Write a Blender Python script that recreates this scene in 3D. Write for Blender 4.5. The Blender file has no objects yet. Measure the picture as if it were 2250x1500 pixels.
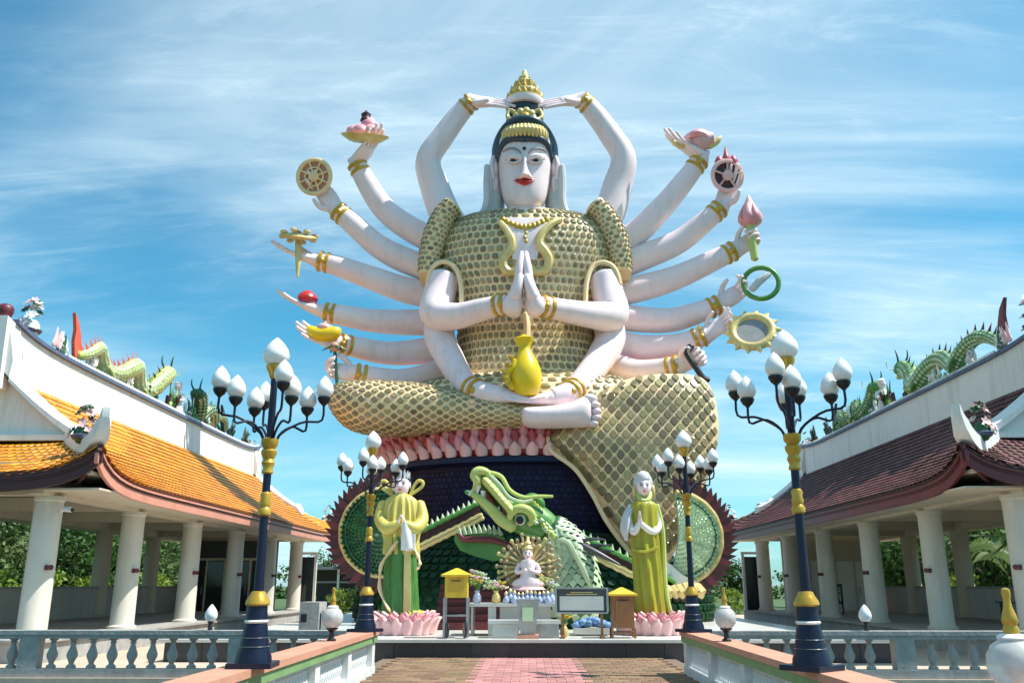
import bpy, math, random
from mathutils import Vector, Matrix, noise
random.seed(7)
R = math.radians
V = Vector
sc = bpy.context.scene
col = sc.collection

# ------------------------------------------------------------------ camera
FPX = 1914.0                      # focal length in pixels of a 2250 px wide picture
PITCH, YAW = R(15.6), math.atan(35 / FPX)
EYE = V((0, 0, 1.8))
cam = bpy.data.cameras.new('camera')
cam.sensor_width = 36; cam.lens = 36 * FPX / 2250
cam.clip_start = .1; cam.clip_end = 5000
co = bpy.data.objects.new('camera', cam); col.objects.link(co)
co.location = EYE; co.rotation_euler = (R(90) + PITCH, 0, YAW)
sc.camera = co

# ------------------------------------------------------------------ sky, sun, exposure
SUN_EL, SUN_AZ = R(58), R(-5)     # azimuth from +x, negative towards the camera
w = bpy.data.worlds.new('World'); sc.world = w; w.use_nodes = True
nt = w.node_tree; nt.nodes.clear()
def N(tree, typ, **kw):
    n = tree.nodes.new(typ)
    for k, v in kw.items(): setattr(n, k, v)
    return n
def L(tree, a, b): tree.links.new(a, b)
wo = N(nt, 'ShaderNodeOutputWorld'); bg = N(nt, 'ShaderNodeBackground')
sky = N(nt, 'ShaderNodeTexSky'); sky.sky_type = 'NISHITA'; sky.sun_disc = False
sky.sun_elevation = SUN_EL; sky.sun_rotation = R(95); sky.air_density = 1.0; sky.dust_density = 1.0; sky.ozone_density = 2.0
bg.inputs['Strength'].default_value = .08
tc = N(nt, 'ShaderNodeTexCoord')
sep = N(nt, 'ShaderNodeSeparateXYZ'); L(nt, tc.outputs['Generated'], sep.inputs[0])
def M2(op, a, b=None, c=None):
    n = N(nt, 'ShaderNodeMath', operation=op)
    for i, s in enumerate((a, b, c)):
        if s is None: continue
        if isinstance(s, (int, float)): n.inputs[i].default_value = s
        else: L(nt, s, n.inputs[i])
    return n.outputs[0]
zc = M2('ADD', M2('MAXIMUM', sep.outputs[2], 0.0), .22)
cx = M2('DIVIDE', sep.outputs[0], zc); cy = M2('DIVIDE', sep.outputs[1], zc)
comb = N(nt, 'ShaderNodeCombineXYZ'); L(nt, cx, comb.inputs[0]); L(nt, cy, comb.inputs[1])
def cloud(rot, scale, det, rough, dist, lo, hi, off):
    mp = N(nt, 'ShaderNodeMapping'); mp.inputs['Rotation'].default_value = (0, 0, R(rot)); mp.inputs['Scale'].default_value = scale
    mp.inputs['Location'].default_value = off
    L(nt, comb.outputs[0], mp.inputs[0])
    t = N(nt, 'ShaderNodeTexNoise'); t.inputs['Scale'].default_value = 1; t.inputs['Detail'].default_value = det
    t.inputs['Roughness'].default_value = rough; t.inputs['Distortion'].default_value = dist
    L(nt, mp.outputs[0], t.inputs[0])
    r = N(nt, 'ShaderNodeMapRange', interpolation_type='SMOOTHSTEP'); r.inputs[1].default_value = lo; r.inputs[2].default_value = hi
    L(nt, t.outputs[0], r.inputs[0]); return r.outputs[0]
c1 = cloud(38, (.7, 2.0, 1), 9, .58, .7, .36, .76, (5.6, 9.2, 10.9))      # long cirrus streaks
c2 = cloud(20, (.8, 1.2, 1), 4, .5, .3, .34, .60, (2.0, 10.0, 19.1))        # where the veil is
c3 = cloud(46, (2.6, 10., 1), 8, .7, 1.2, .46, .80, (11.3, 10.4, 15.8))      # fine combed wisps
mask = M2('MULTIPLY', M2('ADD', M2('MULTIPLY', c2, .85), .15), M2('MINIMUM', M2('ADD', M2('MULTIPLY', c1, .95), M2('MULTIPLY', c3, .38)), 1.0))
hz = N(nt, 'ShaderNodeMapRange', interpolation_type='SMOOTHSTEP'); hz.inputs[1].default_value = .30; hz.inputs[2].default_value = .0; hz.inputs[4].default_value = .22; L(nt, sep.outputs[2], hz.inputs[0])   # milky air low down
mask = M2('MINIMUM', M2('ADD', M2('ADD', M2('MULTIPLY', mask, .74), M2('MULTIPLY', c2, .10)), hz.outputs[0]), .95)
tint = N(nt, 'ShaderNodeMix', data_type='RGBA', blend_type='MULTIPLY'); tint.inputs[0].default_value = 1
L(nt, sky.outputs[0], tint.inputs[6]); tint.inputs[7].default_value = (.44, 1.42, 1.52, 1)
mx = N(nt, 'ShaderNodeMix', data_type='RGBA'); L(nt, mask, mx.inputs[0]); L(nt, tint.outputs[2], mx.inputs[6])
mx.inputs[7].default_value = (8.0, 10.0, 10.8, 1)
L(nt, mx.outputs[2], bg.inputs[0]); L(nt, bg.outputs[0], wo.inputs[0])

sd = V((math.cos(SUN_EL) * math.cos(SUN_AZ), math.cos(SUN_EL) * math.sin(SUN_AZ), math.sin(SUN_EL)))
sl = bpy.data.lights.new('sun', 'SUN'); sl.energy = 5.0; sl.angle = R(.53); sl.color = (1, .95, .87)
so = bpy.data.objects.new('sun', sl); col.objects.link(so); so.location = (60, -10, 90)
so.rotation_euler = sd.to_track_quat('Z', 'Y').to_euler()
vs = sc.view_settings
sc.display_settings.display_device = 'sRGB'
vs.view_transform = 'Standard'; vs.look = 'None'; vs.exposure = .5; vs.gamma = 1; vs.use_curve_mapping = False
sc.cycles.use_denoising = True
sc.cycles.max_bounces = 6; sc.cycles.transparent_max_bounces = 6

# ------------------------------------------------------------------ survey helpers
_f = V((-math.sin(YAW) * math.cos(PITCH), math.cos(YAW) * math.cos(PITCH), math.sin(PITCH)))
_r = V((math.cos(YAW), math.sin(YAW), 0)); _u = _r.cross(_f)
def at(px, py, d):
    """world point that lies d metres ahead (world y = d) and is seen at pixel px, py"""
    r = _f + _r * ((px - 1125) / FPX) - _u * ((py - 750) / FPX)
    return EYE + r * (d / r.y)
def mpp(d): return d * .975 / FPX          # metres per picture pixel, d metres ahead

# ------------------------------------------------------------------ materials
MATS = {}
def pm(name, c1, c2=None, scale=4., rough=.6, bump=0., bscale=None, metal=0., spec=.5, vary=0., island=0., streak=0., stretch=(1, 1, 1), trans=0., coat=0., sss=0.):
    m = bpy.data.materials.new(name); m.use_nodes = True; t = m.node_tree; b = t.nodes['Principled BSDF']
    b.inputs['Roughness'].default_value = rough; b.inputs['Metallic'].default_value = metal
    b.inputs['Specular IOR Level'].default_value = spec; b.inputs['Transmission Weight'].default_value = trans
    b.inputs['Coat Weight'].default_value = coat
    c2 = c2 or tuple(x * .8 for x in c1)
    tcn = N(t, 'ShaderNodeTexCoord'); mp = N(t, 'ShaderNodeMapping'); mp.inputs['Scale'].default_value = stretch
    L(t, tcn.outputs['Object'], mp.inputs[0])
    nz = N(t, 'ShaderNodeTexNoise'); nz.inputs['Scale'].default_value = scale; nz.inputs['Detail'].default_value = 6; nz.inputs['Roughness'].default_value = .65
    L(t, mp.outputs[0], nz.inputs[0])
    mr = N(t, 'ShaderNodeMapRange'); mr.inputs[1].default_value = .32; mr.inputs[2].default_value = .68; L(t, nz.outputs[0], mr.inputs[0])
    mix = N(t, 'ShaderNodeMix', data_type='RGBA'); L(t, mr.outputs[0], mix.inputs[0])
    mix.inputs[6].default_value = (*c1, 1); mix.inputs[7].default_value = (*c2, 1); out = mix.outputs[2]
    if streak:
        mp2 = N(t, 'ShaderNodeMapping'); mp2.inputs['Scale'].default_value = (1.8, 1.8, .22); L(t, tcn.outputs['Object'], mp2.inputs[0])
        n2 = N(t, 'ShaderNodeTexNoise'); n2.inputs['Scale'].default_value = 1.3; n2.inputs['Detail'].default_value = 9; n2.inputs['Roughness'].default_value = .7; L(t, mp2.outputs[0], n2.inputs[0])
        r2 = N(t, 'ShaderNodeMapRange'); r2.inputs[1].default_value = .50; r2.inputs[2].default_value = .78; r2.inputs[4].default_value = streak; L(t, n2.outputs[0], r2.inputs[0])
        m2 = N(t, 'ShaderNodeMix', data_type='RGBA', blend_type='MULTIPLY'); L(t, r2.outputs[0], m2.inputs[0]); L(t, out, m2.inputs[6]); m2.inputs[7].default_value = (.42, .40, .35, 1); out = m2.outputs[2]
    if vary or island:
        hs = N(t, 'ShaderNodeHueSaturation'); L(t, out, hs.inputs['Color'])
        src = N(t, 'ShaderNodeObjectInfo').outputs['Random'] if vary else N(t, 'ShaderNodeNewGeometry').outputs['Random Per Island']
        a = vary or island
        r3 = N(t, 'ShaderNodeMapRange'); r3.inputs[3].default_value = 1 - a; r3.inputs[4].default_value = 1 + a; L(t, src, r3.inputs[0]); L(t, r3.outputs[0], hs.inputs['Value'])
        r4 = N(t, 'ShaderNodeMapRange'); r4.inputs[3].default_value = .5 - a * .05; r4.inputs[4].default_value = .5 + a * .05
        mm = N(t, 'ShaderNodeMath', operation='FRACT'); m7 = N(t, 'ShaderNodeMath', operation='MULTIPLY'); m7.inputs[1].default_value = 7.31
        L(t, src, m7.inputs[0]); L(t, m7.outputs[0], mm.inputs[0]); L(t, mm.outputs[0], r4.inputs[0]); L(t, r4.outputs[0], hs.inputs['Hue'])
        out = hs.outputs[0]
    L(t, out, b.inputs['Base Color'])
    if bump:
        n3 = N(t, 'ShaderNodeTexNoise'); n3.inputs['Scale'].default_value = bscale or scale * 4; n3.inputs['Detail'].default_value = 5; L(t, mp.outputs[0], n3.inputs[0])
        bp = N(t, 'ShaderNodeBump'); bp.inputs['Strength'].default_value = bump; bp.inputs['Distance'].default_value = .05; L(t, n3.outputs[0], bp.inputs['Height']); L(t, bp.outputs[0], b.inputs['Normal'])
    MATS[name] = m; return m
def leafmat(name, c1, c2):
    m = pm(name, c1, c2, scale=.6, rough=.55, island=.35, spec=.3); t = m.node_tree; b = t.nodes['Principled BSDF']
    tr = N(t, 'ShaderNodeBsdfTranslucent'); mixs = N(t, 'ShaderNodeMixShader'); mixs.inputs[0].default_value = .35
    src = b.inputs['Base Color'].links[0].from_socket; L(t, src, tr.inputs[0])
    L(t, b.outputs[0], mixs.inputs[1]); L(t, tr.outputs[0], mixs.inputs[2]); L(t, mixs.outputs[0], t.nodes['Material Output'].inputs[0]); return m

pm('skin', (.87, .73, .76), (.83, .67, .69), scale=.5, rough=.42, streak=.36, bump=.08, bscale=3)
pm('lips', (.62, .03, .04), rough=.35); pm('black', (.012, .012, .016), rough=.4); pm('hair', (.015, .035, .06), (.03, .06, .09), scale=1.2, rough=.35)
pm('veil', (.62, .63, .64), (.52, .53, .55), scale=.6, rough=.55, streak=.3)
pm('gold', (.62, .40, .06), (.50, .28, .03), scale=3, rough=.32, metal=.35, bump=.15, bscale=6)
pm('palegold', (.72, .60, .28), (.60, .44, .14), scale=2.5, rough=.4, metal=.15, bump=.2, bscale=5)
pm('cream', (.88, .68, .41), (.82, .60, .32), scale=1.1, rough=.5, streak=.25, bump=.1, bscale=4)
pm('mosaic', (.34, .245, .115), (.23, .20, .10), scale=.5, rough=.32, vary=.42, coat=.3)
pm('mosaicj', (.34, .245, .115), (.23, .20, .10), scale=.5, rough=.32, island=.42, coat=.3)
pm('vase', (.80, .58, .02), (.72, .48, .01), scale=1, rough=.3)
pm('pink', (.72, .24, .29), (.74, .40, .41), scale=1.5, rough=.45, vary=.15); pm('palepink', (.79, .50, .49), (.78, .42, .42), scale=1.5, rough=.45, vary=.12)
pm('red', (.42, .045, .07), (.52, .11, .13), scale=2, rough=.45, vary=.2); pm('coral', (.70, .13, .07), (.6, .08, .05), scale=2, rough=.5)
pm('navy', (.004, .006, .034), (.007, .009, .045), scale=2.5, rough=.5, island=.5, spec=.25)
pm('navypost', (.004, .007, .026), (.007, .011, .034), scale=3, rough=.35, spec=.35)
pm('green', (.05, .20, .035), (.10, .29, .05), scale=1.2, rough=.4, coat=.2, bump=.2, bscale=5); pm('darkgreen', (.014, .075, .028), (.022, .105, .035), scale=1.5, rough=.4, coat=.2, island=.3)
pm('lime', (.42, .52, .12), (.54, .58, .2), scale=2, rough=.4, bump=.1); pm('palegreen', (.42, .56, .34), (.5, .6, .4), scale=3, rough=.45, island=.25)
pm('maroon', (.16, .025, .03), (.11, .018, .022), scale=2, rough=.45, vary=.2); pm('darkmaroon', (.05, .012, .014), (.075, .018, .02), scale=2, rough=.5)
pm('white', (.80, .79, .76), (.74, .73, .70), scale=.7, rough=.6, streak=.5, bump=.06, bscale=12)
pm('column', (.66, .62, .54), (.58, .55, .47), scale=.8, rough=.6, streak=.35, bump=.05, bscale=10)
pm('beige', (.62, .54, .41), (.55, .48, .37), scale=.7, rough=.7, streak=.3); pm('parapet', (.52, .51, .47), (.44, .43, .40), scale=.8, rough=.75, streak=.55)
pm('salmon', (.66, .30, .22), (.56, .24, .17), scale=1.5, rough=.55, streak=.4); pm('bluecap', (.10, .13, .22), (.07, .09, .15), scale=2, rough=.5)
pm('orange', (.68, .28, .008), (.60, .22, .008), scale=.5, rough=.34, vary=.24, spec=.5); pm('orangej', (.68, .28, .008), (.59, .21, .008), scale=.45, rough=.36, island=.24)
pm('brownr', (.13, .042, .04), (.09, .03, .03), scale=.5, rough=.62, vary=.5, spec=.3); pm('brownj', (.13, .042, .04), (.09, .03, .03), scale=.45, rough=.62, island=.5, spec=.3)
pm('globe', (.86, .85, .83), (.82, .80, .78), scale=6, rough=.28, trans=.0, coat=.3)
pm('clear', (.88, .87, .85), rough=.22, trans=.45)
pm('stone', (.40, .39, .37), (.28, .28, .27), scale=3, rough=.8, bump=.3, streak=.5); pm('balu', (.40, .39, .37), (.29, .29, .275), scale=5, rough=.75, streak=.5, bump=.2)
pm('granite', (.028, .03, .035), (.045, .046, .05), scale=14, rough=.35, vary=.35); pm('marble', (.62, .61, .57), (.52, .51, .48), scale=1.5, rough=.35, bump=.03)
pm('pinkpaver', (.46, .21, .20), (.38, .17, .16), scale=2.5, rough=.8, vary=.2, bump=.2); pm('brownpaver', (.24, .15, .085), (.17, .105, .06), scale=2.5, rough=.8, vary=.28, bump=.25)
pm('pave', (.56, .44, .34), (.46, .36, .28), scale=.9, rough=.85, bump=.2, streak=0); pm('mortar', (.20, .14, .10), rough=.9)
pm('capred', (.60, .30, .20), (.50, .23, .15), scale=2, rough=.7, bump=.15, streak=.3); pm('capgreen', (.20, .36, .15), (.15, .28, .11), scale=2, rough=.6, streak=.3)
pm('castwhite', (.70, .71, .70), (.60, .62, .62), scale=4, rough=.7, streak=.5, bump=.1)
pm('water', (.03, .06, .05), rough=.06); pm('lawn', (.07, .13, .035), (.05, .09, .03), scale=.6, rough=.9, bump=.6, bscale=9)
pm('yellow', (.72, .50, .04), (.62, .40, .03), scale=3, rough=.45, streak=.3); pm('wood', (.30, .12, .04), (.2, .075, .025), scale=4, rough=.45, stretch=(6, 6, .8), bump=.1)
pm('steel', (.42, .43, .44), (.35, .36, .37), scale=8, rough=.35, metal=.8); pm('blue', (.18, .36, .62), (.10, .2, .42), scale=5, rough=.6, vary=.3)
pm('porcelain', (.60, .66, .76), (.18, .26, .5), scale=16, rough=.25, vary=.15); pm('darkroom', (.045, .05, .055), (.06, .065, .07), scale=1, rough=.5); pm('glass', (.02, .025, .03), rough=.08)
pm('yellowrobe', (.66, .58, .16), (.56, .46, .09), scale=2, rough=.42, bump=.1); pm('greenrobe', (.10, .27, .06), (.05, .17, .035), scale=1.5, rough=.4, stretch=(3, 3, .5), bump=.1); pm('oliverobe', (.42, .37, .025), (.30, .29, .02), scale=1.5, rough=.4, stretch=(3, 3, .4), bump=.1)
pm('bark', (.14, .10, .07), (.08, .06, .04), scale=5, rough=.9, bump=.6); pm('grey', (.30, .31, .32), (.22, .23, .24), scale=3, rough=.6)
pm('horn', (.10, .10, .11), (.05, .05, .055), scale=3, rough=.4)
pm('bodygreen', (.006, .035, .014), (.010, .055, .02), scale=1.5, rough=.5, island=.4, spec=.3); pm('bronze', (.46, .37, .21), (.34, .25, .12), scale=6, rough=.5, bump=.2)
leafmat('leaf', (.075, .155, .03), (.04, .09, .02)); leafmat('leafy', (.26, .36, .05), (.13, .22, .035)); leafmat('leafpale', (.15, .23, .08), (.09, .15, .055))

# ------------------------------------------------------------------ mesh helpers
def cr(p, t):
    """Catmull-Rom through the list p at t in 0..1 (works for floats and vectors)"""
    n = len(p) - 1; x = min(max(t, 0), 1) * n; i = min(int(x), n - 1); f = x - i
    a, b, c, d = p[max(i - 1, 0)], p[i], p[i + 1], p[min(i + 2, n)]
    return b + ((c - a) + ((a * 2 - b * 5 + c * 4 - d) + ((b - c) * 3 + d - a) * f) * f) * (f * .5)
def smooth(p, n): return [cr(p, i / (n - 1)) for i in range(n)]
def origin(o):
    v = V((0, 0, 0))
    while o is not None: v += o.location; o = o.parent
    return v
class MB:
    def __init__(s): s.v = []; s.f = []
    def add(s, vs, fs):
        k = len(s.v); s.v += [V(p) for p in vs]; s.f += [tuple(i + k for i in f) for f in fs]; return s
    def box(s, c, d, m=None):
        x, y, z = d[0] / 2, d[1] / 2, d[2] / 2; c = V(c)
        vs = [V((a * x, b * y, e * z)) for e in (-1, 1) for b in (-1, 1) for a in (-1, 1)]
        if m is not None: vs = [m @ p for p in vs]
        return s.add([p + c for p in vs], [(0, 2, 3, 1), (4, 5, 7, 6), (0, 1, 5, 4), (2, 6, 7, 3), (0, 4, 6, 2), (1, 3, 7, 5)])
    def loft(s, rings, cap=True, close=True):
        n = len(rings[0]); vs = [p for r in rings for p in r]; fs = []
        for i in range(len(rings) - 1):
            for j in range(n if close else n - 1):
                k = (j + 1) % n; fs.append((i * n + j, i * n + k, (i + 1) * n + k, (i + 1) * n + j))
        if cap and close: fs += [tuple(range(n - 1, -1, -1)), tuple(range((len(rings) - 1) * n, len(rings) * n))]
        return s.add(vs, fs)
    def tube(s, pts, rad, seg=12, flat=1., up=None, rnd=True):
        pts = [V(p) for p in pts]
        if not isinstance(rad, (list, tuple)): rad = [rad] * len(pts)
        rad = list(rad)
        if rnd:
            a = (pts[0] - pts[1]).normalized(); b = (pts[-1] - pts[-2]).normalized()
            pts = [pts[0] + a * rad[0] * .45] + pts + [pts[-1] + b * rad[-1] * .45]; rad = [rad[0] * .45] + rad + [rad[-1] * .45]
        rings = []; nn = None
        for i, p in enumerate(pts):
            t = (pts[min(i + 1, len(pts) - 1)] - pts[max(i - 1, 0)]).normalized()
            if nn is None:
                u0 = up or (V((0, 0, 1)) if abs(t.z) < .9 else V((1, 0, 0))); nn = (u0 - t * u0.dot(t)).normalized()
            else: nn = (nn - t * nn.dot(t)).normalized()
            bb = t.cross(nn)
            rings.append([p + (nn * math.cos(a) * flat + bb * math.sin(a)) * rad[i] for a in (2 * math.pi * j / seg for j in range(seg))])
        return s.loft(rings)
    def lathe(s, prof, c=(0, 0, 0), seg=20, axis=None, ex=1., ey=1.):
        c = V(c); q = (axis or V((0, 0, 1))).to_track_quat('Z', 'Y').to_matrix() if axis is not None else None; rings = []
        for r, z in prof:
            ring = [V((max(r, 1e-4) * ex * math.cos(2 * math.pi * j / seg), max(r, 1e-4) * ey * math.sin(2 * math.pi * j / seg), z)) for j in range(seg)]
            rings.append([(q @ p if q else p) + c for p in ring])
        return s.loft(rings)
    def ell(s, c, r, m=None, seg=14, rows=9):
        c = V(c); rings = []
        for i in range(rows):
            a = math.pi * (i + .02 if i == 0 else i - .02 if i == rows - 1 else i) / (rows - 1)
            ring = [V((r[0] * math.sin(a) * math.cos(b), r[1] * math.sin(a) * math.sin(b), -r[2] * math.cos(a))) for b in (2 * math.pi * j / seg for j in range(seg))]
            rings.append([(m @ p if m is not None else p) + c for p in ring])
        return s.loft(rings)
    def prism(s, poly, off):
        """poly: list of world points (planar outline), extruded by the vector off"""
        n = len(poly); off = V(off); vs = [V(p) for p in poly] + [V(p) + off for p in poly]
        return s.add(vs, [tuple(range(n - 1, -1, -1)), tuple(range(n, 2 * n))] + [(i, (i + 1) % n, n + (i + 1) % n, n + i) for i in range(n)])
    def sheet(s, fn, nu, nv, th=None):
        """surface fn(u, v) -> point; th: thickness vector or None"""
        vs = [V(fn(i / nu, j / nv)) for j in range(nv + 1) for i in range(nu + 1)]; q = nu + 1
        fs = [(j * q + i, j * q + i + 1, (j + 1) * q + i + 1, (j + 1) * q + i) for j in range(nv) for i in range(nu)]
        if th is not None:
            n = len(vs); th = V(th); vs2 = [p + th for p in vs]; fs2 = [tuple(k + n for k in reversed(f)) for f in fs]
            rim = [i for i in range(nu)] ; bd = []
            bd += [(i + 1, i) for i in range(nu)]; bd += [(nv * q + i, nv * q + i + 1) for i in range(nu)]
            bd += [(j * q, (j + 1) * q) for j in range(nv)]; bd += [((j + 1) * q + nu, j * q + nu) for j in range(nv)]
            fs = fs + fs2 + [(a, b, b + n, a + n) for a, b in bd]; vs = vs + vs2
        return s.add(vs, fs)
    def mesh(s, name, m, smoothed=True, o=V((0, 0, 0))):
        me = bpy.data.meshes.new(name); me.from_pydata([tuple(p - o) for p in s.v], [], s.f)
        import bmesh
        bm = bmesh.new(); bm.from_mesh(me); bmesh.ops.recalc_face_normals(bm, faces=bm.faces); bm.to_mesh(me); bm.free()
        me.materials.append(MATS[m])
        if smoothed:
            me.polygons.foreach_set('use_smooth', [True] * len(me.polygons))
            try: me.set_sharp_from_angle(angle=R(smoothed if smoothed is not True else 42))
            except Exception: pass
        return me
    def build(s, name, m, parent=None, smoothed=True, base=None):
        o = V(base) if base is not None else origin(parent)
        ob = bpy.data.objects.new(name, s.mesh(name, m, smoothed, o)); col.objects.link(ob)
        if parent is not None: ob.parent = parent
        elif base is not None: ob.location = o
        return ob
def tag(o, label, cat, group=None):
    o['label'] = label; o['category'] = cat
    if group: o['group'] = group
    return o
def thing(name, label, cat, loc=(0, 0, 0), group=None):
    o = bpy.data.objects.new(name, None); col.objects.link(o); o.location = loc; o.empty_display_size = .2
    return tag(o, label, cat, group)
def struct(o): o['kind'] = 'structure'; return o
def stuff(o): o['kind'] = 'stuff'; return o
def inst(me, name, parent, pos, mat3):
    ob = bpy.data.objects.new(name, me); col.objects.link(ob); ob.parent = parent
    m = mat3.to_4x4(); m.translation = V(pos) - origin(parent); ob.matrix_basis = m; return ob
def copy_tree(o, parent=None):
    c = o.copy(); col.objects.link(c); c.parent = parent
    for ch in list(o.children): copy_tree(ch, c)
    return c
def frame(n, t):
    """matrix with z = n and y close to t"""
    n = n.normalized(); y = (t - n * t.dot(n)).normalized(); x = y.cross(n)
    return Matrix((x, y, n)).transposed()

class Loft:
    """closed surface through rings (centre, half-axis a, half-axis b); u = angle / 2pi, v = 0..1 along the rings"""
    def __init__(s, rings, e=2.):
        s.c = [V(r[0]) for r in rings]; s.a = [V(r[1]) for r in rings]; s.b = [V(r[2]) for r in rings]; s.e = e
    def p(s, u, v):
        a = 2 * math.pi * u; c, q = math.cos(a), math.sin(a); k = 2 / s.e
        return cr(s.c, v) + cr(s.a, v) * math.copysign(abs(c) ** k, c) + cr(s.b, v) * math.copysign(abs(q) ** k, q)
    def mesh(s, mb, nu=40, nv=40, fn=None):
        mb.loft([[ (fn(s.p(i / nu, j / nv), i / nu, j / nv) if fn else s.p(i / nu, j / nv)) for i in range(nu)] for j in range(nv + 1)]); return mb
    def tiles(s, nu, nv, u0, u1, v0, v1, fill=.8, hmul=1.):
        out = []; N_ = 60; vs_ = [v0 + (v1 - v0) * i / N_ for i in range(N_ + 1)]; um = (u0 + u1) / 2
        ln = [0.]
        for i in range(N_): ln.append(ln[-1] + (s.p(um, vs_[i + 1]) - s.p(um, vs_[i])).length)
        def vat(f):
            x = f * ln[-1]
            for i in range(N_):
                if ln[i + 1] >= x: return vs_[i] + (vs_[i + 1] - vs_[i]) * ((x - ln[i]) / max(ln[i + 1] - ln[i], 1e-6))
            return v1
        for j in range(nv):
            v = vat((j + .5) / nv); dv = (vat((j + 1) / nv) - vat(j / nv)) / 2
            for i in range(nu):
                u = u0 + (u1 - u0) * (i + .5 + (.5 if j % 2 else 0)) / nu
                if u > u1: continue
                du = (u1 - u0) / nu / 2; p = s.p(u, v)
                U = (s.p(u + du, v) - s.p(u - du, v)) / 2; W = (s.p(u, v + dv) - s.p(u, v - dv)) / 2
                n = U.cross(W)
                if n.length < 1e-5: continue
                n.normalize()
                if n.dot(p - cr(s.c, v)) < 0: n = -n
                if U.length < .06 or W.length < .06: continue
                out.append((p, U * fill, W * fill, n))
        return out
def plate(name, m, k=8, ex=.7):
    mb = MB(); a0 = [2 * math.pi * (i + .5) / k for i in range(k)]; q = lambda t, r: (math.copysign(abs(math.cos(t)) ** ex, math.cos(t)) * r, math.copysign(abs(math.sin(t)) ** ex, math.sin(t)) * r)
    mb.loft([[V((*q(a, 1), -.6)) for a in a0], [V((*q(a, 1), .5)) for a in a0], [V((*q(a, .8), 1)) for a in a0]])
    return mb.mesh(name, m, 40)
def visible(p, n, lo=0):
    v = p - EYE; w_ = v.dot(_f); x = 1125 + FPX * v.dot(_r) / w_; y = 750 - FPX * v.dot(_u) / w_
    return -40 < x < 2290 and -40 < y < 1540 and n.dot(-v.normalized()) > lo
def lay_tiles(sites, parent, name, m, mj, h, limit=300, k=8, ex=.7):
    """the largest in view as parts of their own, the others joined"""
    def area(t): p, U, W, n = t; return U.length * W.length * max(n.dot((EYE - p).normalized()), 0) / (p - EYE).length_squared if visible(p, n) else 0
    sites = sorted(sites, key=area, reverse=True); me = plate(name, m, k, ex)
    for p, U, W, n in sites[:limit]:
        f = frame(n, W); hh = h
        inst(me, name, parent, p, Matrix((f.col[0] * U.length, f.col[1] * W.length, f.col[2] * hh)).transposed())
    if len(sites) > limit:
        mb = MB()
        for p, U, W, n in sites[limit:]:
            q = lambda t, r: U * math.copysign(abs(math.cos(t)) ** ex, math.cos(t)) * r + W * math.copysign(abs(math.sin(t)) ** ex, math.sin(t)) * r
            aa = [2 * math.pi * (i + .5) / k for i in range(k)]
            mb.loft([[p + q(a, 1) - n * h * .6 for a in aa], [p + q(a, 1) + n * h * .5 for a in aa], [p + q(a, .8) + n * h for a in aa]])
        stuff(mb.build(name + 's', mj, parent, 40))

# ================================================================== SETTING
def slab(name, m, x0, x1, y0, y1, z0, z1):
    return struct(MB().box(((x0 + x1) / 2, (y0 + y1) / 2, (z0 + z1) / 2), (x1 - x0, y1 - y0, z1 - z0)).build(name, m, None, False))
slab('ground', 'lawn', -1500, 1500, -600, 2500, -2.2, -1.7)
slab('pond', 'water', -70, 70, -60, 19.75, -1.6, -1.0)
slab('terrace', 'pave', -60, 60, 19.75, 130, -1.65, -.12)
slab('lawn', 'lawn', -60, -22.5, 24, 129, -.2, -.08); slab('lawn', 'lawn', 22.5, 60, 24, 129, -.2, -.08); slab('lawn', 'lawn', -22, 22, 62, 129, -.2, -.08)
plat = slab('platform', 'marble', -9.5, 9.5, 23.9, 58, -.15, .365)
for i in range(19):                                               # dark granite riser slabs under a pale nosing
    for j in range(1):
        o = MB().box((-9 + i + .0, 23.86, .115), (.985, .08, .46)).build('riser_panel', 'granite', plat, False)
MB().box((0, 23.84, .405), (19.2, .34, .075)).build('nosing', 'marble', plat)
deck = slab('bridge_deck', 'mortar', -3.75, 3.75, -8, 23.82, -.9, -.025)
pv = MB().box((0, 0, 0), (1, 1, 1)); pv.v = [V((p.x * (.975 if p.z > 0 else 1), p.y * (.975 if p.z > 0 else 1), p.z)) for p in pv.v]
pme = {m: pv.mesh('paver', m, False) for m in ('pinkpaver', 'brownpaver')}
rows = 24
for j in range(rows):
    y = 23.6 - j * .34
    for i in range(-9, 10):
        sx_ = .36; x = i * sx_ + (sx_ / 2 if j % 2 else 0)
        if abs(x) > 3.3: continue
        pink = abs(x) < 1.15
        inst(pme['pinkpaver' if pink else 'brownpaver'], 'paver', deck, (x, y, -.012 + random.uniform(-.003, .003)), Matrix.Diagonal((.354, .334, .03)))

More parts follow.
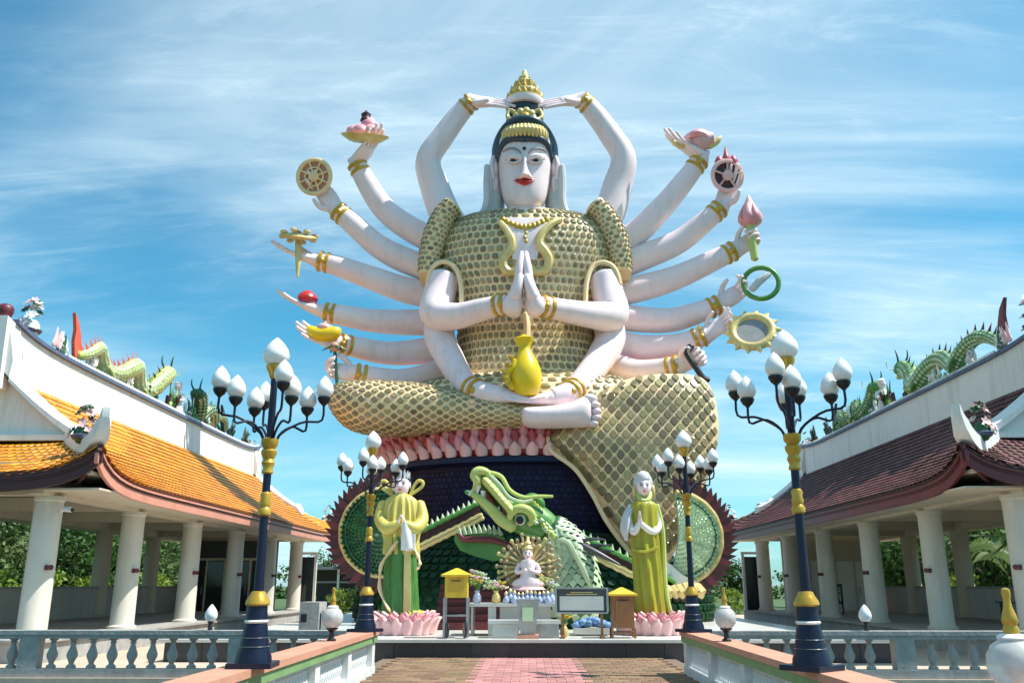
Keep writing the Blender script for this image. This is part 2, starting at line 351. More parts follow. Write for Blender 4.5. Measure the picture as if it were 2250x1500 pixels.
# ------------------------------------------------------------------ bridge railings
def bridge_rail(sx, label):
    t = thing('bridge_railing', label, 'railing', (sx * 3.45, 10, 0), 'railings along both sides of the bridge')
    x = sx * 3.45; y0, y1 = 2.0, 19.7
    MB().box((x, (y0 + y1) / 2, .815), (.46, y1 - y0, .09)).build('cap_top', 'capred', t, False)
    MB().box((x, (y0 + y1) / 2, .705), (.40, y1 - y0 - .01, .13)).build('cap_beam', 'capgreen', t, False)
    MB().box((x, (y0 + y1) / 2, .06), (.34, y1 - y0 - .02, .17)).build('plinth', 'castwhite', t, False)
    y = y1 - .16; ys = []
    while y > 4: ys.append(y); y -= 2.55
    for yy in ys: MB().box((x, yy, .39), (.3, .32, .5)).build('post', 'castwhite', t, False)
    prof = [(.052, .145), (.052, .19), (.03, .21), (.055, .3), (.06, .36), (.035, .45), (.03, .5), (.052, .53), (.028, .56), (.05, .61), (.05, .64)]
    me = MB().lathe(prof, seg=8).mesh('baluster', 'castwhite', 40)
    for a, b in zip(ys[1:], ys[:-1]):
        n = 13
        for k in range(n): inst(me, 'baluster', t, (x, a + .16 + (b - a - .32) * (k + .5) / n, 0), Matrix.Identity(3))
        mb = MB()
        mb.box((x, (a + b) / 2, .385), (.05, b - a - .33, .035)); mb.box((x, (a + b) / 2, .56), (.05, b - a - .33, .03)); mb.build('lattice_bar', 'castwhite', t, False)
    return t
bridge_rail(-1, 'white cast railing with green and salmon cap on the left side of the bridge')
bridge_rail(1, 'white cast railing with green and salmon cap on the right side of the bridge')

# ------------------------------------------------------------------ grey balustrades in front of the pavilions
def balustrade(sx, label):
    t = thing('stone_balustrade', label, 'balustrade', (sx * 9, 20, -.12), 'grey balustrades in front of the pavilions')
    x0, x1 = 3.95, 15.2; xm = sx * (x0 + x1) / 2
    MB().box((xm, 20, .80), (x1 - x0, .34, .09)).build('top_rail', 'stone', t, False)
    MB().box((xm, 20, .715), (x1 - x0 - .02, .26, .08)).build('under_rail', 'balu', t, False)
    MB().box((xm, 20, -.03), (x1 - x0, .30, .17)).build('bottom_rail', 'balu', t, False)
    prof = [(.10, .055), (.10, .11), (.05, .15), (.06, .19), (.11, .29), (.115, .35), (.07, .47), (.045, .56), (.075, .59), (.045, .61), (.09, .65), (.09, .675)]
    me = MB().lathe(prof, seg=12).mesh('baluster', 'balu', 40)
    piers = (4.2, 6.25, 10.9, 14.9) if sx < 0 else (4.2, 8.05, 12.2, 15)
    for p in piers: MB().box((sx * p, 20, .365), (.55 if sx < 0 and p > 6 and p < 7 else .42, .28, .62)).build('pier', 'balu', t, False)
    x = x0 + .75
    while x < x1 - .2:
        if all(abs(x - p) > .36 for p in piers): inst(me, 'baluster', t, (sx * x, 20, 0), Matrix.Identity(3))
        x += .44
    return t
balustrade(-1, 'weathered grey stone balustrade in front of the orange roofed pavilion')
balustrade(1, 'weathered grey stone balustrade in front of the maroon roofed pavilion')

# ------------------------------------------------------------------ lamps
BUD = [(.0, 0), (.055, .0), (.10, .04), (.128, .10), (.13, .15), (.115, .21), (.085, .27), (.05, .32), (.022, .35), (.004, .37)]
def make_lamp():
    t = thing('street_lamp', '', 'street lamp')
    MB().box((0, 0, .03), (.52, .52, .06)).build('base_plate', 'navypost', t, False)
    MB().lathe([(.215, .06), (.21, .12), (.18, .2), (.175, .24), (.165, .3), (.15, .38), (.14, .46), (.12, .52), (.135, .54), (.125, .62), (.12, .70)], seg=20).build('base', 'navypost', t)
    for z, r in ((.235, .184), (.335, .166)): MB().lathe([(r - .02, z - .008), (r, z), (r - .02, z + .01)], seg=20).build('ring', 'steel', t)
    MB().lathe([(.13, .50), (.145, .52), (.13, .545)], seg=20).build('ring', 'globe', t)
    MB().lathe([(.13, .70), (.148, .72), (.14, .76), (.10, .82), (.085, .86), (.06, .87)], seg=20).build('collar', 'gold', t)
    MB().lathe([(.062, .85), (.052, 1.9), (.048, 2.7), (.045, 3.6)], seg=14).build('pole', 'navypost', t)
    MB().lathe([(.055, 1.76), (.08, 1.78), (.085, 1.83), (.06, 1.87), (.075, 1.92), (.06, 1.97), (.07, 2.02), (.05, 2.06)], seg=16).build('collar', 'gold', t)
    MB().lathe([(.05, 2.28), (.075, 2.30), (.06, 2.36), (.085, 2.42), (.065, 2.47), (.095, 2.53), (.10, 2.57), (.07, 2.6), (.105, 2.65), (.11, 2.72), (.06, 2.74)], seg=16).build('collar', 'gold', t)
    MB().lathe([(.04, 3.5), (.06, 3.52), (.075, 3.57), (.11, 3.64), (.12, 3.68), (.1, 3.69)], seg=16).build('collar', 'gold', t)
    MB().lathe([(r * 1.32, 3.68 + z * 1.05) for r, z in BUD], seg=20).build('globe', 'globe', t)
    bud = MB().lathe([(r * .9, z * .82) for r, z in BUD], seg=18).mesh('globe', 'globe'); cup = MB().lathe([(.02, -.1), (.035, -.08), (.06, -.06), (.085, -.015), (.088, .012), (.05, .014)], seg=14).mesh('holder', 'black')
    for k in range(4):
        for (r, z, da, r0) in ((.66, 3.31, 0, .045), (.50, 3.18, 17, .045)):
            a = R(22 + 90 * k + da); e = V((math.cos(a), math.sin(a), 0)); tip = e * r + V((0, 0, z - .08))
            pts = smooth([e * .05 + V((0, 0, 2.60)), e * .13 + V((0, 0, 2.80)), e * (r * .6) + V((0, 0, 2.92 if da else 2.97)), e * (r * .97) + V((0, 0, z - .3)), tip], 14)
            arm = MB().tube(pts, .016, 7).build('arm', 'navypost', t)
            inst(cup, 'holder', arm, tip + V((0, 0, .08)), Matrix.Identity(3)); inst(bud, 'globe', arm, tip + V((0, 0, .085)), Matrix.Identity(3))
    return t
lp = make_lamp()
specs = [((-3.28, 10.95, .86), 4, 1., 'tall navy lamp post with white bud globes beside the orange roofed pavilion'),
         ((3.25, 10.7, .86), 40, 1., 'tall navy lamp post with white bud globes beside the maroon roofed pavilion'),
         ((-3.42, 19.1, .86), 62, 1.04, 'distant navy lamp post behind the yellow robed attendant statue'),
         ((3.42, 19.1, .86), 28, 1.04, 'distant navy lamp post behind the olive robed attendant statue')]
specs[2] = (specs[2][0], 62, 1.04, 'smaller looking navy lamp post at the left bridge end beside the yellow robed attendant')
specs[3] = (specs[3][0], 28, 1.04, 'smaller looking navy lamp post at the right bridge end beside the olive robed attendant')
for i, (p, rz, s, lab) in enumerate(specs):
    o = lp if i == 0 else copy_tree(lp)
    o.location = p; o.rotation_euler.z = R(rz); o.scale = (s, s, s); tag(o, lab, 'street lamp', 'navy lamp posts on the bridge railings')

def rail_globe(p, s, label):
    t = thing('globe_lamp', label, 'lamp', (0, 0, 0), 'clear globe lamps on the bridge railing')
    MB().lathe([(.09, 0), (.09, .03), (.05, .06), (.045, .16), (.08, .2), (.12, .22), (.12, .24), (.05, .25)], seg=16).build('stem', 'black', t)
    MB().lathe([(.07, .235), (.13, .26), (.185, .33), (.21, .42), (.20, .5), (.16, .57), (.10, .615), (.08, .63)], seg=28).build('glass_globe', 'clear', t)
    MB().lathe([(.02, .25), (.025, .42), (.04, .44), (.042, .52), (.02, .55)], seg=10).build('bulb', 'globe', t)
    MB().lathe([(.10, .61), (.115, .63), (.09, .655), (.05, .66), (.055, .68)], seg=18).build('glass_lid', 'globe', t)
    MB().lathe([(.055, .66), (.06, .69), (.048, .72), (.06, .75), (.05, .8), (.03, .86), (.026, .92), (.034, .95), (.03, .99), (.01, 1.0)], seg=14).build('finial', 'gold', t)
    t.location = p; t.scale = (s, s, s); return t
rail_globe((-3.45, 16.0, .86), .9, 'clear globe lamp with gold finial on the left bridge railing')
rail_globe((3.43, 16.0, .86), .9, 'clear globe lamp with gold finial on the far part of the right bridge railing')
rail_globe((3.45, 6.62, .86), .92, 'large clear globe lamp with gold finial at the lower right picture corner')
def bud_lamp(p, label):
    t = thing('bud_lamp', label, 'lamp', p, 'white bud lamps on the grey balustrades')
    b = V(p); MB().lathe([(.05, 0), (.05, .1), (.035, .12), (.07, .17), (.07, .19)], b, 12).build('holder', 'black', t)
    MB().lathe([(r * 1.05, .18 + z * 1.0) for r, z in BUD], b, 16).build('globe', 'globe', t)
bud_lamp((-7.0, 20, .845), 'white bud lamp on the left balustrade beside the tall lamp post')
bud_lamp((-12.15, 20, .845), 'white bud lamp on the left balustrade cut by the picture edge')
bud_lamp((7.32, 20, .845), 'white bud lamp on the right balustrade in front of a pavilion column')

# ================================================================== PAVILIONS
XE, XR = 11.3, 16.2; YN, YF = 22.8, 53.2; GN, GF = 25.6, 50.8; ZE, ZR = 4.6, 7.85; VH = .45
def ups(y): return .80 * (math.exp(-max(y - YN, 0) / .85) + math.exp(-max(YF - y, 0) / 1.1))
def ysp(v): q = min(1, v / VH); return YN + (GN - YN) * q, YF - (YF - GF) * q
def main(u, v):
    a, b = ysp(v); y = a + (b - a) * u
    return V((XE + (XR - .35 - XE) * v, y, ZE + (ZR - ZE) * (.70 * v + .30 * v * v) + ups(YN + (YF - YN) * u) * (1 - v) ** 3))
def skirt(u, w_, far=False):
    q = w_ * VH; x0 = XE + (XR - .35 - XE) * q; x = x0 + (2 * XR - 2 * x0) * u; e = min(x - x0, 2 * XR - x0 - x)
    z = ZE + (ZR - ZE) * (.70 * q + .30 * q * q) + .80 * math.exp(-e / .85) * (1 - q) ** 3
    return V((x, (YF - (YF - GF) * w_) if far else (YN + (GN - YN) * w_), z))
def ridge_z(y): return 9.2 + .55 * math.exp(-max(y - 25.3, 0) / 1.3) + .5 * math.exp(-max(51.4 - y, 0) / 1.3)
def flower_cluster(sx, p, r, label, n=26, seed=1, cols=('darkgreen', 'white', 'palepink', 'lime')):
    rnd = random.Random(seed); p = V((sx * p[0], p[1], p[2]))
    t = thing('ceramic_flowers', label, 'ornament', p, 'ceramic flower clusters on the pavilion roofs')
    for k in range(n):
        a = rnd.uniform(0, 6.28); h = rnd.random(); q = p + V((math.cos(a) * r * .7 * (1 - h * .7), math.sin(a) * r * .5 * (1 - h * .7), h * r * 1.7 - .05))
        mb = MB(); nrm = V((math.cos(a), math.sin(a) - .6, .4 + h)).normalized(); f = frame(nrm, V((0, 0, 1)))
        s = r * rnd.uniform(.2, .34)
        for j in range(5):
            b = 6.283 * j / 5; d = f @ V((math.cos(b), math.sin(b), .25)); e = f @ V((-math.sin(b), math.cos(b), 0))
            mb.add([q, q + d * s * .6 + e * s * .34, q + d * s, q + d * s * .6 - e * s * .34, q - nrm * s * .25], [(0, 3, 2, 1), (4, 1, 2, 3), (4, 0, 1), (4, 3, 0)])
        mb.build('blossom' if k % 2 else 'leaf', cols[k % len(cols)], t, False)
    MB().ell(p + V((0, 0, .02)), (r * .55, r * .4, r * .55), seg=8, rows=6).build('foliage_core', cols[0], t)
    MB().lathe([(r * .5, -.12), (r * .62, -.02), (r * .3, .05)], p, 10).build('dish', 'bluecap', t)
    return t

def pavilion(sx, tm, tj, label, wall, inner):
    t = thing('temple_pavilion', label, 'pavilion', (sx * XR, 38, .0))
    X = lambda p: V((sx * p[0], p[1], p[2]))
    def part(name, m, mb, par=None, sm=True): 
        mb.v = [X(p) for p in mb.v]; return mb.build(name, m, par or t, sm)
    part('floor_slab', 'stone', MB().box((XR, 38, .14), (7.6, 29.6, .52)), None, False)
    part('floor', 'stone', MB().box((XR, 38, .415), (7.8, 29.8, .06)), None, False)
    ys = [24.1 + 5.33 * k for k in range(6)]
    prof = [(.46, .44), (.46, .52), (.39, .56), (.375, .62), (.36, 4.0), (.40, 4.04), (.40, 4.15)]
    for y in ys:
        for x in (13.2, 19.2):
            c = part('column', 'column' if x < 15 else wall, MB().lathe(prof, (x, y, 0), 22))
            if x < 15:
                s_ = MB().box((x - .31, y - .22, 2.25), (.1, .12, .13)); s_.lathe([(.05, 0), (.075, .12)], (x - .37, y - .28, 2.25), 10, V((-1, -.6, 0))); part('spotlight', 'maroon', s_, c)
    part('beam', wall, MB().box((13.2, 37.4, 4.38), (.5, 28.2, .46)), None, False); part('beam', wall, MB().box((19.2, 37.4, 4.38), (.5, 28.2, .46)), None, False)
    for y in ys: part('beam', wall, MB().box((XR, y, 4.4), (5.49, .4, .44)), None, False)
    part('frieze', wall, MB().box((XR, 23.72, 4.72), (6.6, .12, .66)), None, False)
    part('ceiling', wall, MB().box((XR, 38, 4.68), (9.2, 30, .08)), None, False)
    for x in (XE + 1.0, 2 * XR - XE - 1.0): part('soffit', wall, MB().box((x, 38, 4.27), (1.75, 29.6, .05)), None, False)
    part('parapet', 'parapet', MB().box((19.25, 36.6, 1.04), (.3, 24.6, 1.24)), None, False)
    part('parapet_cap', 'stone', MB().box((19.25, 36.6, 1.70), (.42, 24.6, .09)), None, False)
    # end rooms
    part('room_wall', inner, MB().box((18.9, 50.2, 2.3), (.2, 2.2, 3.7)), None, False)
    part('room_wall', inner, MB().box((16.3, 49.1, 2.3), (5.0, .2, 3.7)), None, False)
    for k, y in enumerate((15.2, 17.6)):
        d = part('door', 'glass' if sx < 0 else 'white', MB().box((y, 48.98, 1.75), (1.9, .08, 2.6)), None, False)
        fr = MB()
        for a in (-1.0, 0, 1.0): fr.box((y + a, 48.96, 1.78), (.1, .14, 2.7))
        fr.box((y, 48.96, 3.16), (2.1, .141, .12)); part('door_frame', wall, fr, d, False)
        part('handle', 'steel', MB().tube([(y + .18, 48.88, 1.3), (y + .18, 48.88, 1.7)], .025, 6), d)
    e = part('door', 'glass', MB().box((12.75, 51.35, 1.9), (.95, .06, 2.9)), None, False)
    fr = MB()
    for a in (-.56, .56): fr.box((12.75 + a, 51.3, 1.95), (.14, .14, 3.1))
    fr.box((12.75, 51.3, 3.55), (1.3, .141, .14)); part('door_frame', 'white', fr, e, False)
    # roof
    roof = part('roof', 'darkmaroon' if sx > 0 else tj, MB().sheet(lambda u, v: main(u, v) - V((0, 0, .05)), 70, 14))
    back = part('roof_back', tj, MB().sheet(lambda u, v: V((2 * XR - main(u, v).x, main(u, v).y, main(u, v).z)), 50, 10))
    for far in (False, True): part('roof_skirt', tj, MB().sheet(lambda u, v: skirt(u, v, far) - V((0, 0, .05)), 40, 8))
    sites = []
    def grid(fn, nu, nv, tilt=.10):
        for j in range(nv):
            for i in range(nu):
                u = (i + .5 + (.5 if j % 2 else 0)) / nu; v = (j + .5) / nv
                if u > 1 - .3 / nu: continue
                p = fn(u, v); U = (fn(min(u + .5 / nu, 1), v) - fn(max(u - .5 / nu, 0), v)) / 2; W = (fn(u, v + .5 / nv) - fn(u, v - .5 / nv)) / 2
                n = U.cross(W).normalized()
                if n.z < 0: n = -n
                p, U, W, n = X(p), X(U), X(W), X(n)
                W2 = W - n * tilt * W.length * 1.2; n2 = (n + W.normalized() * tilt).normalized(); sites.append((p + n * .03, U * .96, W2 * 1.12, n2))
    grid(main, 96, 17); grid(lambda u, v: skirt(u, v), 30, 9)
    sites = [(p, U, W, -n if n.z < 0 else n) for p, U, W, n in sites]
    lay_tiles(sites, roof, 'roof_tile', tm, tj, .022, 300, 6)
    # eaves
    def eave(m, dz0, dz1, inset, nm):
        rings = []
        for i in range(71):
            u = i / 70; p = main(u, 0); a = p.x + inset
            rings.append([V((a, p.y, p.z + dz0)), V((a + .10, p.y, p.z + dz0)), V((a + .10, p.y, p.z + dz1)), V((a, p.y, p.z + dz1))])
        part(nm, m, MB().loft(rings), None, 30)
        rings = []
        for i in range(61):
            p = skirt(i / 60, 0); y = p.y + inset + .003
            rings.append([V((p.x, y, p.z + dz0)), V((p.x, y + .1, p.z + dz0)), V((p.x, y + .1, p.z + dz1)), V((p.x, y, p.z + dz1))])
        part(nm, 'darkmaroon' if m == 'salmon' else m, MB().loft(rings), None, 30)
    eave('darkmaroon', .0, -.10, .02, 'eave_board'); eave('salmon' if sx < 0 else 'maroon', -.10, -.16, .0, 'eave_moulding'); eave('darkmaroon', -.16, -.22, .03, 'eave_board'); eave('salmon' if sx < 0 else 'maroon', -.22, -.47, .06, 'eave_fascia')
    # ridge wall with coping
    yy = [25.2 + 26.4 * i / 60 for i in range(61)]
    part('ridge_wall', 'white', MB().loft([[V((XR - .36, y, 7.5)), V((XR + .36, y, 7.5)), V((XR + .30, y, ridge_z(y))), V((XR - .30, y, ridge_z(y)))] for y in yy]), None, 30)
    part('ridge_coping', 'bluecap', MB().loft([[V((XR - .42, y, ridge_z(y))), V((XR + .42, y, ridge_z(y))), V((XR + .40, y, ridge_z(y) + .13)), V((XR - .40, y, ridge_z(y) + .13))] for y in yy[1:-1]]), None, 30)
    mb = MB()
    for i in range(110): y = 29 + i * .2; mb.ell((XR - .3, y, ridge_z(y) + .16), (.08, .095, .11), seg=6, rows=5)
    stuff(part('ridge_beading', 'white', mb))
    # gable
    for y, sg in ((GN + .1, 1), (GF - .3, 1)):
        c = [main(0, VH + (1 - VH) * k / 10) for k in range(11)]
        poly = [V((p.x + .05, y, p.z - .02)) for p in c] + [V((XR, y, 9.0))] + [V((2 * XR - p.x - .05, y, p.z - .02)) for p in reversed(c)]
        part('gable', 'white', MB().prism(poly, (0, .2, 0)), None, 30)
        part('gable_sill', 'white', MB().box((XR, y - (.12 if y < 40 else -.3), c[0].z + .06), (2 * (XR - c[0].x) - .2, .3, .16)), None, False)
        for mir in (0, 1):
            pts = [main(0, VH * .86 + (1 - VH * .86) * k / 12) for k in range(13)] + [V((XR - .4, 0, 8.5)), V((XR - .2, 0, 9.35))]
            fx = (lambda x: 2 * XR - x) if mir else (lambda x: x)
            rings = [[V((fx(p.x - .16), y - .32, p.z - .12)), V((fx(p.x - .16), y + .2, p.z - .12)), V((fx(p.x - .10), y + .2, p.z + .26)), V((fx(p.x + .12), y - .32, p.z + .26))] for p in pts]
            part('gable_edge', 'white', MB().loft(rings), None, 30)
    MB_ = MB().lathe([(.10, 0), (.2, .05), (.24, .16), (.25, .28), (.2, .38), (.08, .44), (.02, .46)], (XR, 25.5, ridge_z(25.5) + .1), 18); fin = part('ridge_finial', 'maroon', MB_)
    # hip ridges with upturned tips
    for pts in ([(13.7, 25.7, 6.02), (12.9, 24.7, 5.62), (12.1, 23.7, 5.42), (11.5, 22.95, 5.55), (11.22, 22.62, 5.85), (11.12, 22.45, 6.22)], [(13.6, 50.7, 6.0), (12.8, 51.6, 5.45), (12.0, 52.5, 5.2), (11.3, 53.3, 5.38), (11.0, 53.6, 5.75)],
                [(2 * XR - 13.7, 25.7, 6.02), (2 * XR - 12.1, 23.7, 5.42), (2 * XR - 11.3, 22.7, 5.8)]):
        sp = smooth([V(p) for p in pts], 22); rings = []
        for i, p in enumerate(sp):
            d = (sp[min(i + 1, 21)] - sp[max(i - 1, 0)]); d.z = 0; s_ = V((d.y, -d.x, 0)).normalized() * .2; k = 1 - .55 * max(0, i - 15) / 6
            rings.append([p - s_ * k + V((0, 0, -.16)), p + s_ * k + V((0, 0, -.16)), p + s_ * k + V((0, 0, .24 * k)), p - s_ * k + V((0, 0, .24 * k))])
        part('hip_ridge', 'white', MB().loft(rings), None, 35)
        part('scroll', 'white', MB().lathe([(.02, -.16), (.2, -.15), (.24, 0), (.2, .15), (.02, .16)], sp[2] + V((0, 0, .3)), 16, V((1, .9, 0))))
    # under-corner struts
    part('corner_bracket', 'darkmaroon', MB().tube(smooth([V((12.9, 23.9, 4.3)), V((12.2, 23.4, 4.36)), V((11.5, 22.95, 4.9))], 8), .05, 6))
    return t
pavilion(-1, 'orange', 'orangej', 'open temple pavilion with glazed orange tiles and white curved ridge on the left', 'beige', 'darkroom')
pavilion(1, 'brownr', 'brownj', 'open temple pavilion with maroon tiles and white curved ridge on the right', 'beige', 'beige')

for sx, side in ((-1, 'orange roof'), (1, 'maroon roof')):
    flower_cluster(sx, (XR - .1, 26.75, 9.75), .62, f'ceramic flower cluster on the ridge of the {side} behind the round finial', 26, 3, ('white', 'darkgreen', 'palepink', 'white'))
    flower_cluster(sx, (12.35, 23.75, 5.8), .52, f'ceramic flower cluster on the upturned near corner of the {side}', 26, 5, ('darkgreen', 'palepink', 'white', 'darkmaroon'))
    flower_cluster(sx, (11.9, 52.6, 5.5), .55, f'ceramic flower cluster on the far lower corner of the {side}', 16, 8, ('darkmaroon', 'white', 'palepink', 'darkgreen'))
    flower_cluster(sx, (XR, 50.4, 9.45), .55, f'dark ceramic flower cluster at the far ridge end of the {side}', 18, 9, ('darkmaroon', 'palepink', 'darkgreen', 'white'))

def ridge_dragon(sx, ya, yb, tailm, bodym, label):
    """undulating ceramic dragon along the ridge, tail at ya, head at yb"""
    p0 = lambda y, h: V((sx * XR, y, ridge_z(y) + .15 + h)); t = thing('ridge_dragon', label, 'dragon', p0((ya + yb) / 2, 0), 'ceramic dragons on the pavilion ridges')
    n = 60; pts = []; rad = []
    for i in range(n):
        f = i / (n - 1); y = ya + (yb - ya) * f
        h = .40 + .62 * (.5 - .5 * math.cos(f * 2 * math.pi * 2.6)) + (.55 * max(0, f - .86) / .14); rad.append(.16 + .22 * math.sin(min(f * 1.25, 1) * 1.7)); pts.append(p0(y, h) + V((math.sin(f * 15) * .18, 0, 0)))
    body = MB().tube(pts, rad, 12).build('body', bodym, t)
    sites = []
    for i in range(2, n - 2):
        tg = (pts[i + 1] - pts[i - 1]).normalized(); b = V((1, 0, 0)); up = tg.cross(b); up = up if up.z > 0 else -up
        MBs = MB(); q = pts[i] + up * rad[i] * .9
        if i % 2 == 0:
            MBs.add([q - tg * .10, q + tg * .10, q + up * .36 - tg * .1, q + b * .03, q - b * .03], [(0, 3, 2), (3, 1, 2), (1, 4, 2), (4, 0, 2), (0, 4, 1, 3)]); MBs.build('spine', tailm if i < 40 else 'darkmaroon', t, False)
        for a in (-1.1, -.55, 0, .55, 1.1):
            nn = (V((-sx, 0, 0)) * math.cos(a) + up * math.sin(a)).normalized(); nn = (nn - tg * nn.dot(tg)).normalized()
            sites.append((pts[i] + nn * rad[i], tg * .07, nn.cross(tg) * rad[i] * .26, nn))
    mb = MB()
    for p, U, W, nn in sites: mb.add([p - U, p + W, p + U + nn * .035, p - W], [(0, 3, 2, 1)])
    stuff(mb.build('scales', 'palegreen', body, False))
    fl = MB()                                                          # tail flame
    b0 = p0(ya, .25)
    out = [(0, -.2), (.28, .1), (.42, .55), (.40, 1.0), (.62, 1.55), (.22, 1.25), (-.02, .85), (-.18, .45), (-.2, 0)]
    fl.prism([b0 + V((-.06, -a * .9, z)) for a, z in out], (.12, 0, 0)); fl.build('tail_fin', tailm, t, 30)
    hd = pts[-1]; d = V((0, 1, 0))
    h = MB().tube(smooth([hd - d * .25, hd + d * .1 + V((0, 0, .05)), hd + d * .38 + V((0, 0, .02)), hd + d * .62 + V((0, 0, .1))], 10), [.24, .27, .28, .27, .24, .21, .19, .17, .15, .12], 12).build('head', bodym, t)
    MB().tube(smooth([hd + d * .1 + V((0, 0, -.18)), hd + d * .35 + V((0, 0, -.28)), hd + d * .55 + V((0, 0, -.26))], 8), [.14, .14, .13, .12, .11, .1, .08, .05], 10).build('jaw', 'lime', h)
    for s in (-1, 1):
        MB().tube(smooth([hd + V((s * .12, .0, .2)), hd + V((s * .22, -.2, .5)), hd + V((s * .26, -.12, .85))], 8), [.05, .05, .045, .04, .035, .03, .02, .008], 7).build('horn', 'darkgreen', h)
        MB().ell(hd + V((s * .19, .22, .14)), (.07, .07, .07), seg=8, rows=6).build('eye', 'white', h)
        MB().tube(smooth([hd + V((s * .12, .55, .05)), hd + V((s * .3, .75, .2)), hd + V((s * .34, .72, .5))], 7), .018, 5).build('whisker', 'lime', h)
    for k, f in enumerate((.3, .7)):
        q = pts[int(f * n)]
        for s in (-1, 1): MB().tube(smooth([q + V((s * .2, 0, -.05)), q + V((s * .38, .1, -.3)), V((q.x + s * .35, q.y + .3, ridge_z(q.y) + .2))], 7), [.1, .09, .08, .07, .06, .06, .07], 8).build('leg', bodym, t)
    return t
ridge_dragon(-1, 30.0, 37.6, 'coral', 'lime', 'green ceramic dragon with coral red tail on the orange roof ridge')
ridge_dragon(1, 28.9, 37.2, 'maroon', 'green', 'green ceramic dragon with dark maroon tail on the maroon roof ridge')
ridge_dragon(1, 45.8, 40.2, 'maroon', 'green', 'small looking green ceramic dragon near the far end of the maroon roof ridge').scale = (1, 1, .9)
ridge_dragon(-1, 45.6, 41.2, 'darkmaroon', 'darkgreen', 'dark green ceramic dragon near the far end of the orange roof ridge').scale = (1, 1, .9)

def figurine(p, label):
    p = V(p); t = thing('ridge_figurine', label, 'figurine', p, 'white figurines on the pavilion ridges')
    MB().lathe([(.34, 0), (.36, .1), (.3, .3), (.22, .55), (.26, .8), (.22, 1.0), (.1, 1.1), (.08, 1.16)], p, 16, ey=.8).build('robe', 'white', t)
    MB().ell(p + V((0, 0, 1.33)), (.18, .18, .22), seg=12, rows=8).build('head', 'skin', t)
    MB().lathe([(.17, 0), (.19, .06), (.12, .14), (.03, .18)], p + V((0, .02, 1.42)), 12).build('headdress', 'white', t)
    for s in (-1, 1): MB().tube(smooth([p + V((s * .24, 0, .95)), p + V((s * .32, -.1, .65)), p + V((s * .06, -.28, .72))], 8), [.09, .09, .085, .08, .07, .06, .06, .05], 8).build('arm', 'white', t)
for sx, s in ((-1, 'orange'), (1, 'maroon')): figurine((sx * XR, 39.2, ridge_z(39.2) + .12), f'small white robed figurine standing on the {s} roof ridge')

def cloud_scroll(sx, y, s, ms, label, seed):
    rnd = random.Random(seed); b = V((sx * XR, y, ridge_z(y) + .1)); t = thing('ridge_scroll', label, 'ornament', b, 'ceramic cloud scrolls on the pavilion ridges')
    for k in range(7):
        c = b + V((-sx * rnd.uniform(.0, .3), rnd.uniform(-.5, .5) * s, rnd.uniform(.15, .75) * s)); pts = []; r0 = rnd.uniform(.12, .24) * s; a0 = rnd.uniform(0, 6.28)
        for i in range(12): a = a0 + i * .48; r = r0 * (1 - i / 14); pts.append(c + V((0, math.cos(a) * r, math.sin(a) * r)))
        pts = [V((b.x, c.y, b.z - .05))] + pts; MB().tube(smooth(pts, 22), [.085 * s - .0028 * i * s for i in range(22)], 7).build('scroll', ms[k % len(ms)], t)
    for k in range(4): c = b + V((-sx * .1, rnd.uniform(-.45, .45) * s, .3)); MB().tube(smooth([c, c + V((0, .1, .4 * s)), c + V((0, rnd.uniform(-.2, .25), rnd.uniform(.7, 1.1) * s))], 8), [.1, .11, .1, .09, .08, .06, .04, .01], 7, .5).build('flame', ms[(k + 1) % len(ms)], t)
ORD = ('first', 'second', 'third', 'fourth', 'fifth', 'sixth', 'seventh', 'eighth', 'ninth', 'tenth', 'eleventh', 'twelfth', 'thirteenth', 'fourteenth', 'fifteenth', 'sixteenth')
for sx, nm in ((-1, 'orange'), (1, 'maroon')):
    for k, (y, s, ms) in enumerate(((28.6, .8, ('white', 'palepink', 'darkgreen')), (30.9, .7, ('white', 'veil')), (33.6, .75, ('palegreen', 'white')), (36.2, .8, ('darkgreen', 'darkmaroon', 'lime')), (38.4, .95, ('darkmaroon', 'green', 'lime')), (40.6, .9, ('green', 'darkgreen', 'white')), (43.2, .9, ('white', 'lime', 'palepink')), (46.8, 1.0, ('darkgreen', 'bluecap')), (49.0, .9, ('darkgreen', 'darkmaroon')))):
        cloud_scroll(sx, y, s, ms, f'{ORD[k]} ceramic cloud scroll from the near end along the {nm} roof ridge', k)
